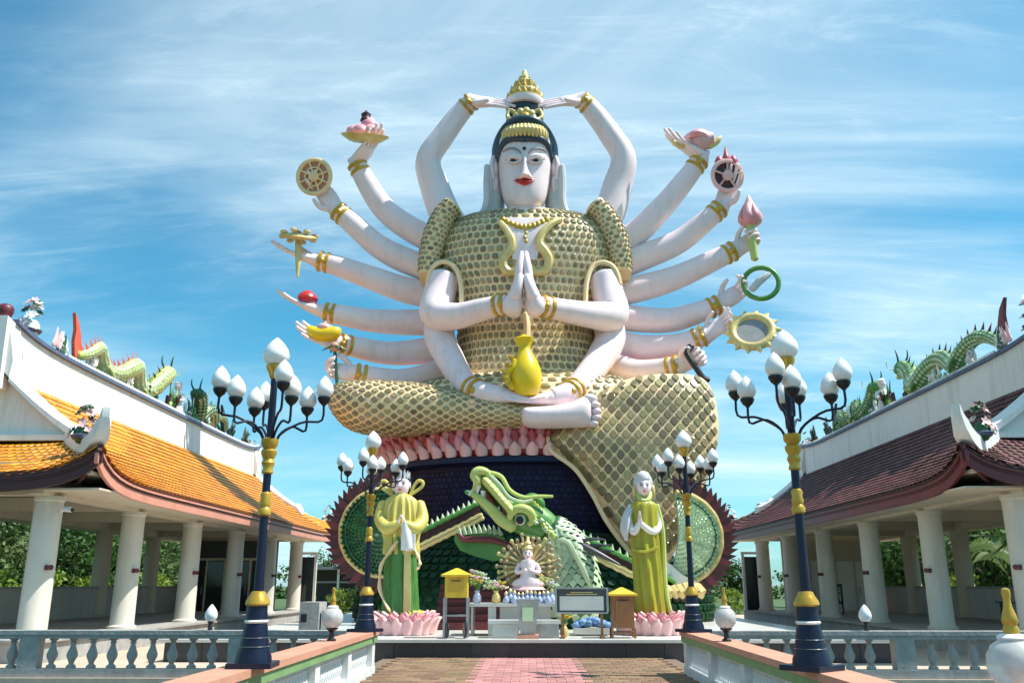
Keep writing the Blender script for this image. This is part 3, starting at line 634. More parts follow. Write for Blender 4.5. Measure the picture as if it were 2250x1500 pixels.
# things on the pavilion floors
def pav_table(p, label):
    p = V(p); t = thing('table', label, 'table', p)
    MB().box(p + V((0, 0, .74)), (.9, 1.9, .07)).build('table_top', 'black', t, False)
    for a in (-.35, .35):
        for b in (-.75, .75): MB().lathe([(.06, 0), (.04, .1), (.055, .3), (.03, .5), (.05, .7)], p + V((a, b, 0)), 10).build('leg', 'black', t)
pav_table((17.8, 33.2, .45), 'dark carved table inside the maroon roofed pavilion')
def carved_chair(p, label, rz=0):
    t = thing('carved_chair', label, 'chair')
    MB().box((0, 0, .45), (.6, .6, .07)).build('seat', 'black', t, False)
    b = MB(); b.box((0, .28, 1.12), (.6, .06, .1)); 
    for a in (-.27, .27): b.box((a, .28, .8), (.06, .06, .7))
    for a in (-.13, 0, .13): b.tube([(a, .28, .48), (a + .05, .28, .8), (a, .28, 1.1)], .025, 6)
    b.build('backrest', 'black', t, False)
    for a in (-.26, .26):
        for c in (-.26, .26): MB().tube([(a, c, .45), (a * 1.1, c * 1.1, .2), (a * 1.02, c * 1.02, 0)], [.04, .03, .035], 7).build('leg', 'black', t)
        MB().tube(smooth([V((a, .28, .85)), V((a * 1.15, 0, .78)), V((a, -.26, .72)), V((a, -.26, .46))], 8), .03, 6).build('armrest', 'black', t)
    t.location = p; t.rotation_euler.z = R(rz); t.scale = (1.2, 1.2, 1.2); return t
carved_chair((16.9, 29.3, .445), 'dark carved armchair beside the low wall of the maroon roofed pavilion', 60)
carved_chair((14.6, 44, .445), 'dark carved armchair in the shade by the doors of the maroon roofed pavilion', 200)
def cctv(p, label):
    p = V(p); t = thing('security_camera', label, 'camera', p)
    MB().tube([p, p + V((.12, -.05, 0)), p + V((.2, -.1, .06))], .025, 7).build('bracket', 'white', t)
    MB().tube([p + V((.14, -.12, .08)), p + V((.5, -.3, .04))], .07, 10).build('housing', 'white', t)
    MB().lathe([(.02, 0), (.055, .01), (.05, .02)], p + V((.53, -.315, .035)), 10, V((.36, -.18, -.04))).build('lens', 'black', t)
cctv((-12.86, 24.0, 3.72), 'white security camera on the nearest column of the left pavilion')

# ================================================================== GIANT STATUE
DS = 40.0
gs = thing('giant_statue', 'giant white many-armed seated goddess statue in a gold and green mosaic robe', 'statue', (0, DS, 8.2))
def row(py, xl, xr, d, hd):
    a, b = at(xl, py, d), at(xr, py, d); return ((a + b) / 2, V(((b.x - a.x) / 2, 0, 0)), V((0, hd, 0)))
def colm(px, yt, yb, d, hd):
    a, b = at(px, yt, d), at(px, yb, d); return ((a + b) / 2, V((0, hd, 0)), V((0, 0, (a.z - b.z) / 2)))
torso = Loft([row(468, 1118, 1192, DS, .9), row(482, 1040, 1270, DS, 1.3), row(492, 1003, 1310, DS, 1.5), row(520, 972, 1343, DS, 1.9), row(560, 962, 1354, DS, 2.1), row(605, 962, 1352, DS, 2.1),
              row(640, 985, 1330, DS, 2.05), row(690, 1003, 1313, DS, 2.0), row(750, 1006, 1310, DS, 2.1), row(800, 1002, 1315, DS, 2.25), row(850, 975, 1345, DS, 2.5), row(905, 930, 1390, DS, 2.7), row(945, 935, 1385, DS, 2.7)], 2.35)
legL = Loft([colm(724, 876, 881, 37.0, .15), colm(728, 861, 895, 37.0, .6), colm(740, 849, 915, 37, 1.0), colm(765, 842, 938, 37, 1.35), colm(805, 840, 951, 37, 1.55), colm(860, 842, 956, 37.1, 1.6), colm(920, 847, 955, 37.2, 1.6),
             colm(985, 857, 951, 37.2, 1.5), colm(1050, 872, 947, 37.0, 1.4), colm(1110, 884, 945, 36.8, 1.25), colm(1165, 892, 942, 36.7, 1.1)], 2.3)
drape = Loft([row(829, 1472, 1500, 38, .3), row(833, 1425, 1520, 38, 1.0), row(842, 1370, 1543, 37.9, 1.7), row(860, 1325, 1558, 37.8, 2.0), row(885, 1290, 1568, 37.6, 2.1), row(915, 1265, 1574, 37.4, 2.0), row(945, 1215, 1577, 37.2, 1.9), row(972, 1198, 1575, 37, 1.8),
              row(1000, 1215, 1569, 36.9, 1.7), row(1030, 1258, 1560, 36.8, 1.6), row(1062, 1284, 1549, 36.7, 1.5), row(1100, 1308, 1534, 36.6, 1.4), row(1150, 1338, 1511, 36.4, 1.25), row(1195, 1368, 1490, 36.3, 1.05), row(1225, 1398, 1474, 36.2, .8), row(1243, 1425, 1455, 36.2, .3)], 2.5)
def wob(p, u, v): return p + V((0, 1, 0)) * (.0 * math.sin(p.x * 2.3 + p.z * 1.1))
rt_ = torso.mesh(MB(), 64, 60).build('robe_torso', 'cream', gs)
rl = legL.mesh(MB(), 40, 50).build('robe_leg', 'cream', gs)
rd = drape.mesh(MB(), 60, 60, wob).build('robe_drape', 'cream', gs)
hips = Loft([row(838, 960, 1360, 39.2, 2.0), row(860, 900, 1420, 39, 2.6), row(900, 870, 1440, 38.8, 2.8), row(945, 880, 1430, 38.8, 2.8), row(962, 900, 1400, 38.8, 2.6)], 2.4)
lap_ = hips.mesh(MB(), 40, 16).build('robe_lap', 'cream', gs); lay_tiles(hips.tiles(30, 5, .52, .98, .02, .5, .7), lap_, 'mosaic_tile', 'mosaic', 'mosaicj', .05, 0)
def surf_depth(lf, px, py, off=0.):
    """front of a row loft: march along the view ray"""
    best = DS; lo, hi = DS - 4.5, DS
    def inside(p):
        for k in range(81):
            v = k / 80 if lf.c[0].z > lf.c[-1].z else 1 - k / 80
            c = cr(lf.c, v)
            if c.z <= p.z:
                a = cr(lf.a, v).x; b = cr(lf.b, v).y
                return (abs(p.x - c.x) / max(a, .01)) ** lf.e + (abs(p.y - c.y) / max(b, .01)) ** lf.e < 1
        return False
    for _ in range(24):
        m = (lo + hi) / 2
        if inside(at(px, py, m)): hi = m
        else: lo = m
    return hi - off
def on(px, py, off=.06, lf=torso): return at(px, py, surf_depth(lf, px, py, off))
def dia(ts): return [(p, U, W * 1.72, n) for p, U, W, n in ts]          # diamond lattice: rows interlock
def drape_tiles(a=.50, b=.56):
    lf = drape; tab = [(cr(lf.c, k / 240), cr(lf.a, k / 240).x, cr(lf.b, k / 240).y) for k in range(241)]; out = []
    def S(x, z):
        for k in range(240):
            if tab[k + 1][0].z <= z <= tab[k][0].z:
                f = (tab[k][0].z - z) / max(tab[k][0].z - tab[k + 1][0].z, 1e-6); c = tab[k][0].lerp(tab[k + 1][0], f); hw = tab[k][1] + (tab[k + 1][1] - tab[k][1]) * f; hd = tab[k][2] + (tab[k + 1][2] - tab[k][2]) * f; q = abs((x - c.x) / hw)
                return V((x, c.y - hd * (1 - q ** lf.e) ** (1 / lf.e), z)) if q < .985 else None
        return None
    z1, z0 = tab[0][0].z, tab[-1][0].z; j = 0; z = z1 - .2
    while z > z0 + .2:
        for i in range(-2, 44):
            x = -.5 + i * a + (a / 2 if j % 2 else 0); p = S(x, z); l, r, u_, d_ = S(x - a * .3, z), S(x + a * .3, z), S(x, z + b * .3), S(x, z - b * .3)
            if None in (p, l, r, u_, d_): continue
            U, W = (r - l) / .6 * .36, (u_ - d_) / .6 * .40; n = U.cross(W).normalized(); n = n if n.y < 0 else -n
            if U.length < a * 1.2 and W.length < b * 1.3: out.append((p, U, W, n))
        z -= b / 2; j += 1
    return out
allt = [(t, 0) for t in torso.tiles(32, 23, .515, .985, .10, .84, .78)] + [(t, 1) for t in dia(legL.tiles(12, 34, .20, .84, .05, .98, .70))] + [(t, 2) for t in drape_tiles()]
par = [rt_, rl, rd]; me_t = [plate('mosaic_tile', 'mosaic', 8, e) for e in (.7, 1.6, 1.6)]
def area_(t): p, U, W, n = t; return U.length * W.length * max(n.dot((EYE - p).normalized()), 0) / (p - EYE).length_squared
allt.sort(key=lambda q: -area_(q[0]))
for k in range(3):
    mine = [t for t, i in allt[:300] if i == k]
    for p, U, W, n in mine:
        if k == 2: p = wob(p, 0, 1)
        f = frame(n, W); inst(me_t[k], 'mosaic_tile', par[k], p, Matrix((f.col[0] * U.length, f.col[1] * W.length, f.col[2] * .05)).transposed())
    rest = [((wob(t[0], 0, 1) if k == 2 else t[0]), *t[1:]) for t, i in allt[300:] if i == k]
    lay_tiles(rest, par[k], 'mosaic_tile', 'mosaic', 'mosaicj', .05, 0, 8, 1.6 if k else .7)
# collar, chest, scrolls
sk = MB(); sk.sheet(lambda u, v: on(1153 + (u - .5) * 2 * (52 - 26 * v), 478 + 92 * v, .13), 12, 10, (0, .3, 0)); sk.build('chest', 'skin', gs)
for path in ([(1098, 488), (1112, 505), (1124, 528), (1122, 548), (1108, 566), (1106, 586), (1120, 598), (1136, 590), (1138, 574)], [(1232, 482), (1212, 492), (1192, 512), (1184, 535), (1196, 552), (1206, 572), (1198, 594), (1178, 598), (1168, 584)]):
    MB().tube(smooth([on(x, y, .12) for x, y in path], 36), [.13 + .10 * math.sin(i / 35 * 3.14) for i in range(36)], 8).build('collar_scroll', 'palegold', gs)
for k in range(11):
    a = k / 10; MB().ell(on(1105 + 96 * a, 484 + 16 * math.sin(a * 3.14), .08), (.17, .13, .2), seg=8, rows=6).build('necklace_bead', 'gold', gs)
for k in range(4): MB().ell(on(1153 + (k % 2) * 3, 504 + k * 9, .08), (.11, .1, .13), seg=8, rows=6).build('necklace_bead', 'gold', gs)
MB().tube(smooth([on(1155, 690, .05), on(1158, 720, .08), on(1156, 750, .08)], 8), .16, 8).build('sash', 'cream', gs)
# shoulder capes with a wide edge
for sx, pth in ((-1, [(1000, 467), (980, 490), (962, 530), (951, 575), (945, 618)]), (1, [(1303, 465), (1325, 492), (1345, 530), (1357, 572), (1362, 612)])):
    ps = [at(x, y, DS - .2) for x, y in pth]; sp = smooth(ps, 26); rings = []
    for i, p in enumerate(sp):
        tg = (sp[min(i + 1, 25)] - sp[max(i - 1, 0)]).normalized(); nrm = tg.cross(V((0, 1, 0))).normalized()
        rings.append((p, nrm * (.50 + .14 * math.sin(i / 25 * 3.1)), V((0, 1.35, 0))))
    lf = Loft(rings, 3.2); cp = lf.mesh(MB(), 32, 40).build('shoulder_cape', 'cream', gs)
    lay_tiles(lf.tiles(7, 15, .56, .94, .03, .97, .72), cp, 'mosaic_tile', 'mosaic', 'mosaicj', .05, 60)
MB().tube(smooth([at(x, y, d) + V((0, -.15, 0)) for x, y, d in ((1204, 962, 36.3), (1212, 992, 36.0), (1262, 1030, 35.7), (1300, 1085, 35.7), (1335, 1150, 35.6), (1392, 1222, 35.7), (1440, 1246, 35.8))], 40), .09, 8).build('hem_trim', 'cream', gs)
MB().tube(smooth([at(x, y, d) for x, y, d in ((985, 842, 37.6), (1040, 868, 37.0), (1100, 884, 36.6), (1160, 890, 36.4))], 20), .12, 8).build('hem_trim', 'palegold', gs)

for pth in ([(940, 625), (944, 600), (956, 582), (975, 575), (995, 583), (1008, 604), (1014, 640), (1014, 690)], [(1362, 625), (1356, 600), (1344, 583), (1325, 576), (1306, 583), (1293, 604), (1287, 640), (1287, 690)]):
    MB().tube(smooth([at(x, y, 38.35 - .12 * max(0, k - 4)) for k, (x, y) in enumerate(pth)], 30), .12, 8).build('armhole_trim', 'cream', gs)
# head
HX = 1153.; HD = 39.4
def hrow(py, hw, hd, dy=0.): c = at(HX, py, HD); return (c + V((0, dy, 0)), V((hw * mpp(HD) * 1.13, 0, 0)), V((0, hd, 0)))
headL = Loft([hrow(470, 10, .25, -.6), hrow(464, 28, .62, -.4), hrow(452, 41, .92, -.22), hrow(430, 49, 1.12, -.1), hrow(398, 54.5, 1.25), hrow(370, 57, 1.32), hrow(340, 58.5, 1.33), hrow(312, 58, 1.28, .05), hrow(290, 54, 1.15, .15), hrow(275, 40, .9, .2)], 2.3)
head = headL.mesh(MB(), 48, 40).build('head', 'skin', gs)
onf = lambda px, py, off=.04: on(px, py, off, headL)
MB().loft([[at(HX, py, HD + .1) + V((math.cos(a) * r * mpp(HD), math.sin(a) * 1.0, 0)) for a in (6.2832 * i / 28 for i in range(28))] for py, r in ((430, 40), (455, 42), (470, 45), (484, 54), (496, 70))]).build('neck', 'skin', gs)
for py in (463, 473): MB().tube([at(HX, py, HD + .1) + V((math.cos(a) * 44 * mpp(HD), math.sin(a) * 1.03, 0)) for a in (3.3 + 2.8 * i / 16 for i in range(17))], .035, 6).build('neck_fold', 'skin', head)
nz = [onf(HX, 336, .02), onf(HX, 352, .16), onf(HX, 368, .34), onf(HX, 381, .52), onf(HX, 388, .36), onf(HX, 391, .05)]
wds = [.13, .16, .2, .30, .27, .16]; rings = []
for q, wd in zip(nz, wds): b = q.y + .9; rings.append([V((q.x - wd * 1.25, q.y + .5, q.z)), V((q.x - wd * .7, q.y + .12, q.z)), V((q.x - wd * .2, q.y, q.z)), V((q.x + wd * .2, q.y, q.z)), V((q.x + wd * .7, q.y + .12, q.z)), V((q.x + wd * 1.25, q.y + .5, q.z)), V((q.x, b, q.z))])
MB().loft(rings).build('nose', 'skin', head, 60)
for s in (-1, 1):
    MB().ell(onf(HX + s * 7, 387, .1), (.13, .16, .12), seg=10, rows=7).build('nostril', 'skin', head)
    ex = HX + s * 25
    MB().ell(onf(ex, 350, -.02), (.36, .15, .13), seg=16, rows=9).build('eye', 'white', head)
    MB().ell(onf(ex - 1, 352, .10), (.13, .07, .09), seg=12, rows=8).build('iris', 'black', head)
    lid = [onf(ex + s * a, y, .10) for a, y in ((-17, 351), (-9, 345), (1, 343.5), (11, 346), (19, 350))]; MB().tube(smooth(lid, 12), [.05, .09, .12, .14, .15, .15, .15, .14, .12, .1, .07, .04], 8).build('eyelid', 'skin', head)
    MB().tube(smooth([onf(ex + s * a, y, .11) for a, y in ((-16, 352), (-8, 349), (2, 348.3), (12, 349.5), (18, 351.5))], 12), .018, 6).build('eyeline', 'black', head)
    MB().tube(smooth([onf(ex + s * a, y, .10) for a, y in ((-16, 353), (-6, 357), (4, 357), (15, 353))], 10), .05, 6).build('eyelid', 'skin', head)
    br = [onf(ex + s * a, y, .05) for a, y in ((-17, 337), (-10, 329), (2, 325.5), (14, 328), (23, 334))]; MB().tube(smooth(br, 14), [.025 + .022 * math.sin(i / 13 * 3.14) for i in range(14)], 6).build('eyebrow', 'grey', head)
    e0 = at(HX + s * 59, 375, HD + .1)
    ear = MB().ell(e0 + V((s * .12, 0, .1)), (.2, .42, .62), seg=14, rows=10); ear.ell(e0 + V((s * .10, -.1, -.75)), (.15, .26, .5), seg=12, rows=8); ear.tube(smooth([e0 + V((s * .2, -.3, .6)), e0 + V((s * .3, -.45, .1)), e0 + V((s * .22, -.3, -.6))], 10), .1, 7); ear.build('ear', 'skin', head)
ul = MB()
ul.tube(smooth([onf(HX + a, y, .03) for a, y in ((-23, 397), (-12, 393.5), (-4, 391), (0, 392.5), (4, 391), (12, 393.5), (21, 396))], 22), [.02 + .085 * math.sin(i / 21 * 3.1416) for i in range(22)], 8)
ul.tube(smooth([onf(HX + a, y, .05) for a, y in ((-20, 398.5), (-8, 401), (0, 402), (8, 401), (19, 398))], 18), [.02 + .10 * math.sin(i / 17 * 3.1416) for i in range(18)], 8); ul.build('lips', 'lips', head)
MB().ell(onf(HX - 1, 326, .03), (.09, .06, .09), seg=10, rows=7).build('forehead_dot', 'black', head)
# hair, veil, topknot, crown
hairL = Loft([row(372, 1083, 1224, 40.0, 1.35), row(350, 1080, 1227, 40.0, 1.45), row(325, 1082, 1225, 39.9, 1.5), row(304, 1091, 1215, 39.6, 1.58), row(290, 1103, 1203, 39.45, 1.55), row(279, 1116, 1190, 39.5, 1.25), row(270, 1128, 1178, 39.6, .8)], 2.3)
hair = hairL.mesh(MB(), 44, 24).build('hair', 'hair', gs)
for s in (-1, 1):
    pts = [onf(HX + s * x, y, .06) for x, y in ((0, 303), (20, 303), (36, 307), (47, 316), (54, 332), (57, 352))]; pts[-1].y += .1
    MB().tube(smooth(pts, 18), [.22 - .006 * i for i in range(18)], 10).build('hairline', 'hair', gs)
    MB().loft([[at(HX + s * x, y, 40.25) + V((math.cos(a) * 21 * k * mpp(40), math.sin(a) * .9, 0)) for a in (6.2832 * i / 20 for i in range(20))] for x, y, k in ((56, 335, .7), (60, 362, .95), (61, 395, 1.0), (62, 430, 1.02), (64, 458, 1.05), (68, 482, 1.3))]).build('veil', 'veil', gs)
    MB().tube(smooth([at(HX + s * x, y, 39.1) for x, y in ((82, 365), (84, 400), (84, 440), (92, 466), (106, 474))], 20), .16, 8).build('veil_edge', 'veil', gs)
c0 = at(HX, 285, 39.7); hpx = mpp(39.7) * 1.07; hz_ = at(HX, 231, 39.6).z - at(HX, 232, 39.6).z
def tall(pr): return [(r * hpx, z * hz_) for r, z in pr]
MB().lathe(tall([(46, -4), (45, 12), (43, 28), (44, 42), (40, 48)]), c0, 30, ey=.9).build('topknot', 'hair', gs)
cw = at(HX, 232, 39.6); MB().lathe([(44 * hpx, -9 * hpx), (47 * hpx, -4 * hpx), (47 * hpx, 6 * hpx), (42 * hpx, 9 * hpx)], cw, 30).build('crown_dish', 'skin', gs)
crown = MB().lathe(tall([(42, 7), (43, 11), (37, 14), (40, 20), (38, 25), (29, 29), (31, 36), (22, 41), (24, 47), (15, 53), (14, 60), (8, 64), (6, 74), (1, 80)]), cw, 26).build('crown', 'palegold', gs)
for r_, z_, n_, s_ in ((40, 15, 20, .15), (32, 31, 16, .13), (23, 44, 12, .11), (14, 57, 8, .08)):
    for k in range(n_):
        a = 6.2832 * k / n_; q = cw + V((math.cos(a) * r_ * hpx, math.sin(a) * r_ * hpx, z_ * hz_)); o = V((math.cos(a), math.sin(a), 0)); tt = V((-o.y, o.x, 0))
        MB().add([q - tt * s_ - V((0, 0, s_)), q + tt * s_ - V((0, 0, s_)), q + o * s_ * .6, q + V((0, 0, s_ * 1.6)) + o * .05], [(0, 1, 2), (1, 3, 2), (3, 0, 2), (0, 3, 1)]).build('crown_leaf', 'gold', crown, False)
for k in range(15):                                                 # fringe of pale feathers above the forehead
    a = -1.25 + 2.5 * k / 14; x = HX + 42 * math.sin(a) * 1.0; q0 = at(x, 276 + 5 * abs(a) ** 2, 37.95 + .9 * (1 - math.cos(a))); q1 = at(HX + 52 * math.sin(a), 297 + 9 * a * a, 37.75 + 1.2 * (1 - math.cos(a)))
    MB().tube([q0, (q0 + q1) / 2 + V((0, -.12, 0)), q1], [.14, .17, .07], 7).build('crown_fringe', 'palegold', gs)
fl = at(HX, 260, 38.35)
for k in range(9):
    a = 6.2832 * k / 9; q = fl + V((math.cos(a) * .42, 0, math.sin(a) * .42)); MB().ell(q, (.2, .14, .2), seg=8, rows=6).build('crown_flower', 'palegold', gs)
MB().ell(fl + V((0, -.12, 0)), (.27, .2, .27), seg=12, rows=8).build('crown_gem', 'gold', gs)
for s in (-1, 1): MB().tube(smooth([fl + V((s * .5, 0, -.1)), fl + V((s * .85, .15, .15)), fl + V((s * .75, .2, .55)), fl + V((s * .5, .2, .45))], 12), .1, 7).build('crown_scroll', 'palegold', gs)

# arms ------------------------------------------------------------
def hand(parent, wrist, dr, palm, Ln, curl=.25, flip=1, wr=.55, spread=.06, thumb=1., mat='skin'):
    d = dr.normalized(); n = (palm - d * palm.dot(d)).normalized(); s = d.cross(n) * flip; mb = MB(); rings = []
    for t, hw, ht in ((-.06, wr / Ln, wr / Ln), (.06, max(wr / Ln * .95, .19), max(wr / Ln * .8, .12)), (.2, .225, .125), (.36, .235, .105), (.5, .225, .075), (.54, .19, .05)):
        c = wrist + d * t * Ln; rings.append([c + (s * math.cos(a) * hw + n * math.sin(a) * ht) * Ln for a in (6.2832 * i / 18 for i in range(18))])
    mb.loft(rings)
    for i, (ln, r) in enumerate(((.40, .056), (.50, .058), (.47, .056), (.36, .048))):
        p = wrist + d * Ln * .45 + s * Ln * (-.165 + .11 * i); pts = [p]; a = 0.
        for k, f in enumerate((.18, .38, .30, .24)):
            if k: a += curl * (1.0, 1.0, 1.15, .9)[k]
            dd = (d * math.cos(a) + n * math.sin(a) + s * (i - 1.5) * spread * math.cos(a)).normalized(); p = p + dd * ln * Ln * f * (1.25 if k else 1.); pts.append(p)
        mb.tube(smooth(pts, 12), [r * Ln * (1 - .035 * q) for q in range(12)], 8)
    p = wrist + d * Ln * .12 - s * Ln * .15 + n * Ln * .03; pts = [p, p + (d * .55 - s * .7 * thumb + n * .2).normalized() * Ln * .17]
    pts.append(pts[-1] + (d * .85 - s * .35 * thumb + n * .3 * (1 + curl)).normalized() * Ln * .16); pts.append(pts[-1] + (d * .95 - s * .05 + n * .35 * (1 + curl)).normalized() * Ln * .13)
    mb.tube(smooth(pts, 10), [.085 * Ln * (1 - .055 * q) for q in range(10)], 8)
    return mb.build('hand', mat, parent, 60)
def bracelet(parent, p, ax, r):
    ax = ax.normalized()
    for k, o in enumerate((-.17, .17)): MB().lathe([(r, -.10), (r + .07, -.06), (r + .075, .06), (r, .10)], p + ax * o, 20, ax).build('bracelet', 'gold', parent)
    MB().ell(p + V((0, -r - .08, -.1)), (.16, .12, .16), seg=8, rows=6).build('bracelet_gem', 'gold', parent)
def arm(pts, rads, br=None, name='arm'):
    P = [at(*p) for p in pts]; sp = smooth(P, 34); rr = [max(cr([float(r) for r in rads], i / 33), .1) * mpp(DS) for i in range(34)]
    a = MB().tube(sp, rr, 20).build(name, 'skin', gs, 60)
    if br is not None:
        i = int(br * 33); bracelet(a, sp[i], sp[min(i + 1, 33)] - sp[i - 1], rr[i] * .98)
    return a, sp[-1], (sp[-1] - sp[-3]).normalized(), rr[-1]
FW, UPV = V((0, -1, 0)), V((0, 0, 1))
fan = {}
def fanarm(key, pts, rads, dr, palm, Ln, curl, flip, br=.93, spread=.06, thumb=1.):
    a, p, t, r = arm(pts, rads, br); d = V(dr).normalized(); hand(a, p, d, V(palm), Ln, curl, flip, r, spread, thumb); fan[key] = (p, d, V(palm).normalized(), Ln)
D1, D2 = 40.8, 40.2
fanarm('l1', [(985, 545, D1), (905, 505, D1), (845, 460, 40.6), (805, 400, 40.4), (783, 358, D2)], [33, 32, 29, 26, 22], (.55, -.5, .45), (-.2, -.2, 1), 2.2, .12, 1)
fanarm('l2', [(985, 605, D1), (890, 572, D1), (830, 540, 40.6), (775, 492, 40.3), (740, 462, D2)], [33, 32, 29, 26, 22], (-.55, -.3, .75), (.2, -1, 0), 2.1, .2, 1)
fanarm('l3', [(985, 655, D1), (895, 638, D1), (820, 612, 40.6), (745, 585, 40.3), (700, 573, D2)], [33, 32, 29, 25, 22], (-.95, -.3, .2), (.15, -.35, 1), 2.2, .13, -1)
fanarm('l4', [(985, 708, D1), (895, 708, D1), (825, 705, 40.6), (755, 693, 40.3), (715, 686, D2)], [33, 31, 28, 25, 21], (-.95, -.2, .28), (.2, -.2, 1), 2.3, .12, -1)
fanarm('l5', [(985, 762, D1), (905, 774, D1), (845, 775, 40.5), (785, 763, 40), (750, 755, 39.6)], [32, 30, 27, 25, 21], (-.95, -.35, .22), (.1, -.8, .6), 2.1, .15, -1)
fanarm('l6', [(1000, 800, D1), (935, 826, 40.4), (880, 836, 40), (825, 829, 39.5), (780, 820, 39.2)], [31, 29, 27, 24, 21], (-.95, -.3, .05), (.1, -.9, .3), 1.9, .8, -1)
fanarm('r1', [(1330, 555, D1), (1395, 515, D1), (1450, 462, 40.6), (1500, 403, 40.4), (1543, 345, D2)], [33, 32, 29, 26, 22], (-.85, -.4, .32), (.2, -.2, 1), 2.2, .14, -1)
fanarm('r2', [(1330, 598, D1), (1420, 562, D1), (1490, 532, 40.6), (1545, 490, 40.3), (1585, 455, D2)], [33, 32, 29, 26, 22], (.35, -.35, .9), (-.4, -1, .1), 2.0, .2, -1)
fanarm('r3', [(1330, 650, D1), (1420, 630, D1), (1490, 608, 40.6), (1560, 576, 40.3), (1618, 548, D2)], [33, 32, 29, 26, 22], (.85, -.35, .45), (-.15, -1, .2), 1.9, 1.05, 1)
fanarm('r4', [(1330, 690, D1), (1410, 702, D1), (1475, 703, 40.6), (1530, 688, 40.3), (1583, 668, D2)], [33, 31, 29, 26, 22], (.85, -.35, .5), (-.2, -1, .3), 2.0, .6, 1)
fanarm('r5', [(1330, 748, D1), (1400, 762, D1), (1450, 762, 40.5), (1500, 755, 40), (1552, 735, 39.6)], [32, 30, 28, 26, 22], (.85, -.4, .5), (-.2, -1, .3), 1.8, .5, 1)
fanarm('r6', [(1315, 775, D1), (1350, 800, 40.3), (1395, 815, 39.8), (1445, 812, 39.3), (1492, 803, 38.8)], [32, 29, 27, 25, 22], (.85, -.4, .4), (.1, -.9, -.4), 1.9, .95, 1)
# raised arms
for pts, dr, fl_ in (([(1000, 505, DS), (978, 470, DS), (955, 410, DS), (941, 352, 39.8), (975, 298, 39.7), (1012, 248, 39.6), (1036, 224, 39.4)], (1, -.2, -.16), 1), ([(1310, 505, DS), (1338, 470, DS), (1356, 410, DS), (1370, 348, 39.8), (1340, 295, 39.7), (1302, 244, 39.6), (1278, 220, 39.4)], (-1, -.2, -.2), -1)):
    a, p, t, r = arm(pts, [40, 39, 36, 31, 28, 25, 21], .94); hand(a, p, V(dr), V((0, -.8, .6)), 2.1, -.05, -fl_, r, .03, .55)
# praying arms
for s, pts in ((-1, [(973, 612, 38.9), (966, 645, 38.7), (958, 688, 38.2), (1000, 695, 37.5), (1060, 680, 36.9), (1112, 668, 36.4)]), (1, [(1325, 612, 38.9), (1335, 645, 38.7), (1345, 692, 38.2), (1300, 692, 37.5), (1240, 682, 36.9), (1190, 672, 36.4)])):
    a, p, t, r = arm(pts, [38, 37, 37, 30, 25, 22], .95, 'praying_arm')
    X0 = 1151; mb = MB(); rings = []
    for y, cx, hw, hd in ((694, 22, 12, .35), (684, 26, 22, .55), (668, 25, 26, .62), (650, 19, 19, .62), (630, 14, 14, .60), (612, 11, 11, .55), (604, 10, 8, .45)):
        c = at(X0 + s * cx, y, 36.1); rings.append([c + V((math.cos(q) * hw * mpp(36), math.sin(q) * hd, 0)) for q in (6.2832 * i / 22 for i in range(22))])
    mb.loft(rings)
    for k, (top, yo) in enumerate(((566, -.42), (556, -.14), (560, .14), (574, .4))):
        mb.tube(smooth([at(X0 + s * 11, 625, 36.1) + V((0, yo, 0)), at(X0 + s * 8.5, 595, 36.1) + V((0, yo, 0)), at(X0 + s * 4.5, top, 36.15) + V((0, yo * .8, 0))], 10), [.21, .21, .2, .2, .19, .18, .17, .15, .13, .1], 10)
    mb.tube(smooth([at(X0 + s * 20, 652, 35.6), at(X0 + s * 12, 628, 35.45), at(X0 + s * 6, 604, 35.5)], 8), [.26, .25, .24, .22, .2, .18, .16, .12], 10)
    mb.build('hand', 'skin', a, 60)
# lap arms
for s, pts in ((-1, [(975, 690, 39.2), (965, 735, 38.7), (990, 790, 37.8), (1022, 845, 36.7), (1060, 864, 36.1), (1105, 870, 35.9)]), (1, [(1330, 695, 39.2), (1340, 745, 38.7), (1310, 800, 37.8), (1270, 850, 36.7), (1245, 866, 36.1), (1215, 874, 35.9)])):
    a, p, t, r = arm(pts, [36, 35, 31, 27, 24, 21], .70, 'lap_arm'); hand(a, p, V((-s, -.1, -.12)), V((0, -.3, 1)), 2.0, .1, -s, r, .02, .8)
# foot
ft = Loft([colm(1146, 906, 926, 35.6, .3), colm(1152, 897, 934, 35.5, .55), colm(1175, 895, 940, 35.4, .7), colm(1215, 892, 940, 35.3, .75), colm(1255, 884, 939, 35.3, .75), colm(1285, 871, 938, 35.3, .65), colm(1297, 875, 935, 35.3, .45)], 2.2)
foot = ft.mesh(MB(), 28, 24).build('foot', 'skin', gs, 60)
for k, (x, y, r) in enumerate(((1296, 876, 12), (1306, 890, 9.5), (1310, 904, 9), (1309, 917, 8.5), (1303, 930, 8.5))):
    q = at(x, y, 35.15); MB().ell(q, (r * 1.5 * mpp(35), .32, r * mpp(35)), seg=12, rows=8).build('toe', 'skin', foot)

# ------------------------------------------------------------------ things in the hands
def held(name, label, cat, p): return thing(name, label, cat, p, 'attributes held by the giant statue')
def tip(k, f, off=0.): p, d, n, ln = fan[k]; return p + d * ln * f + n * off
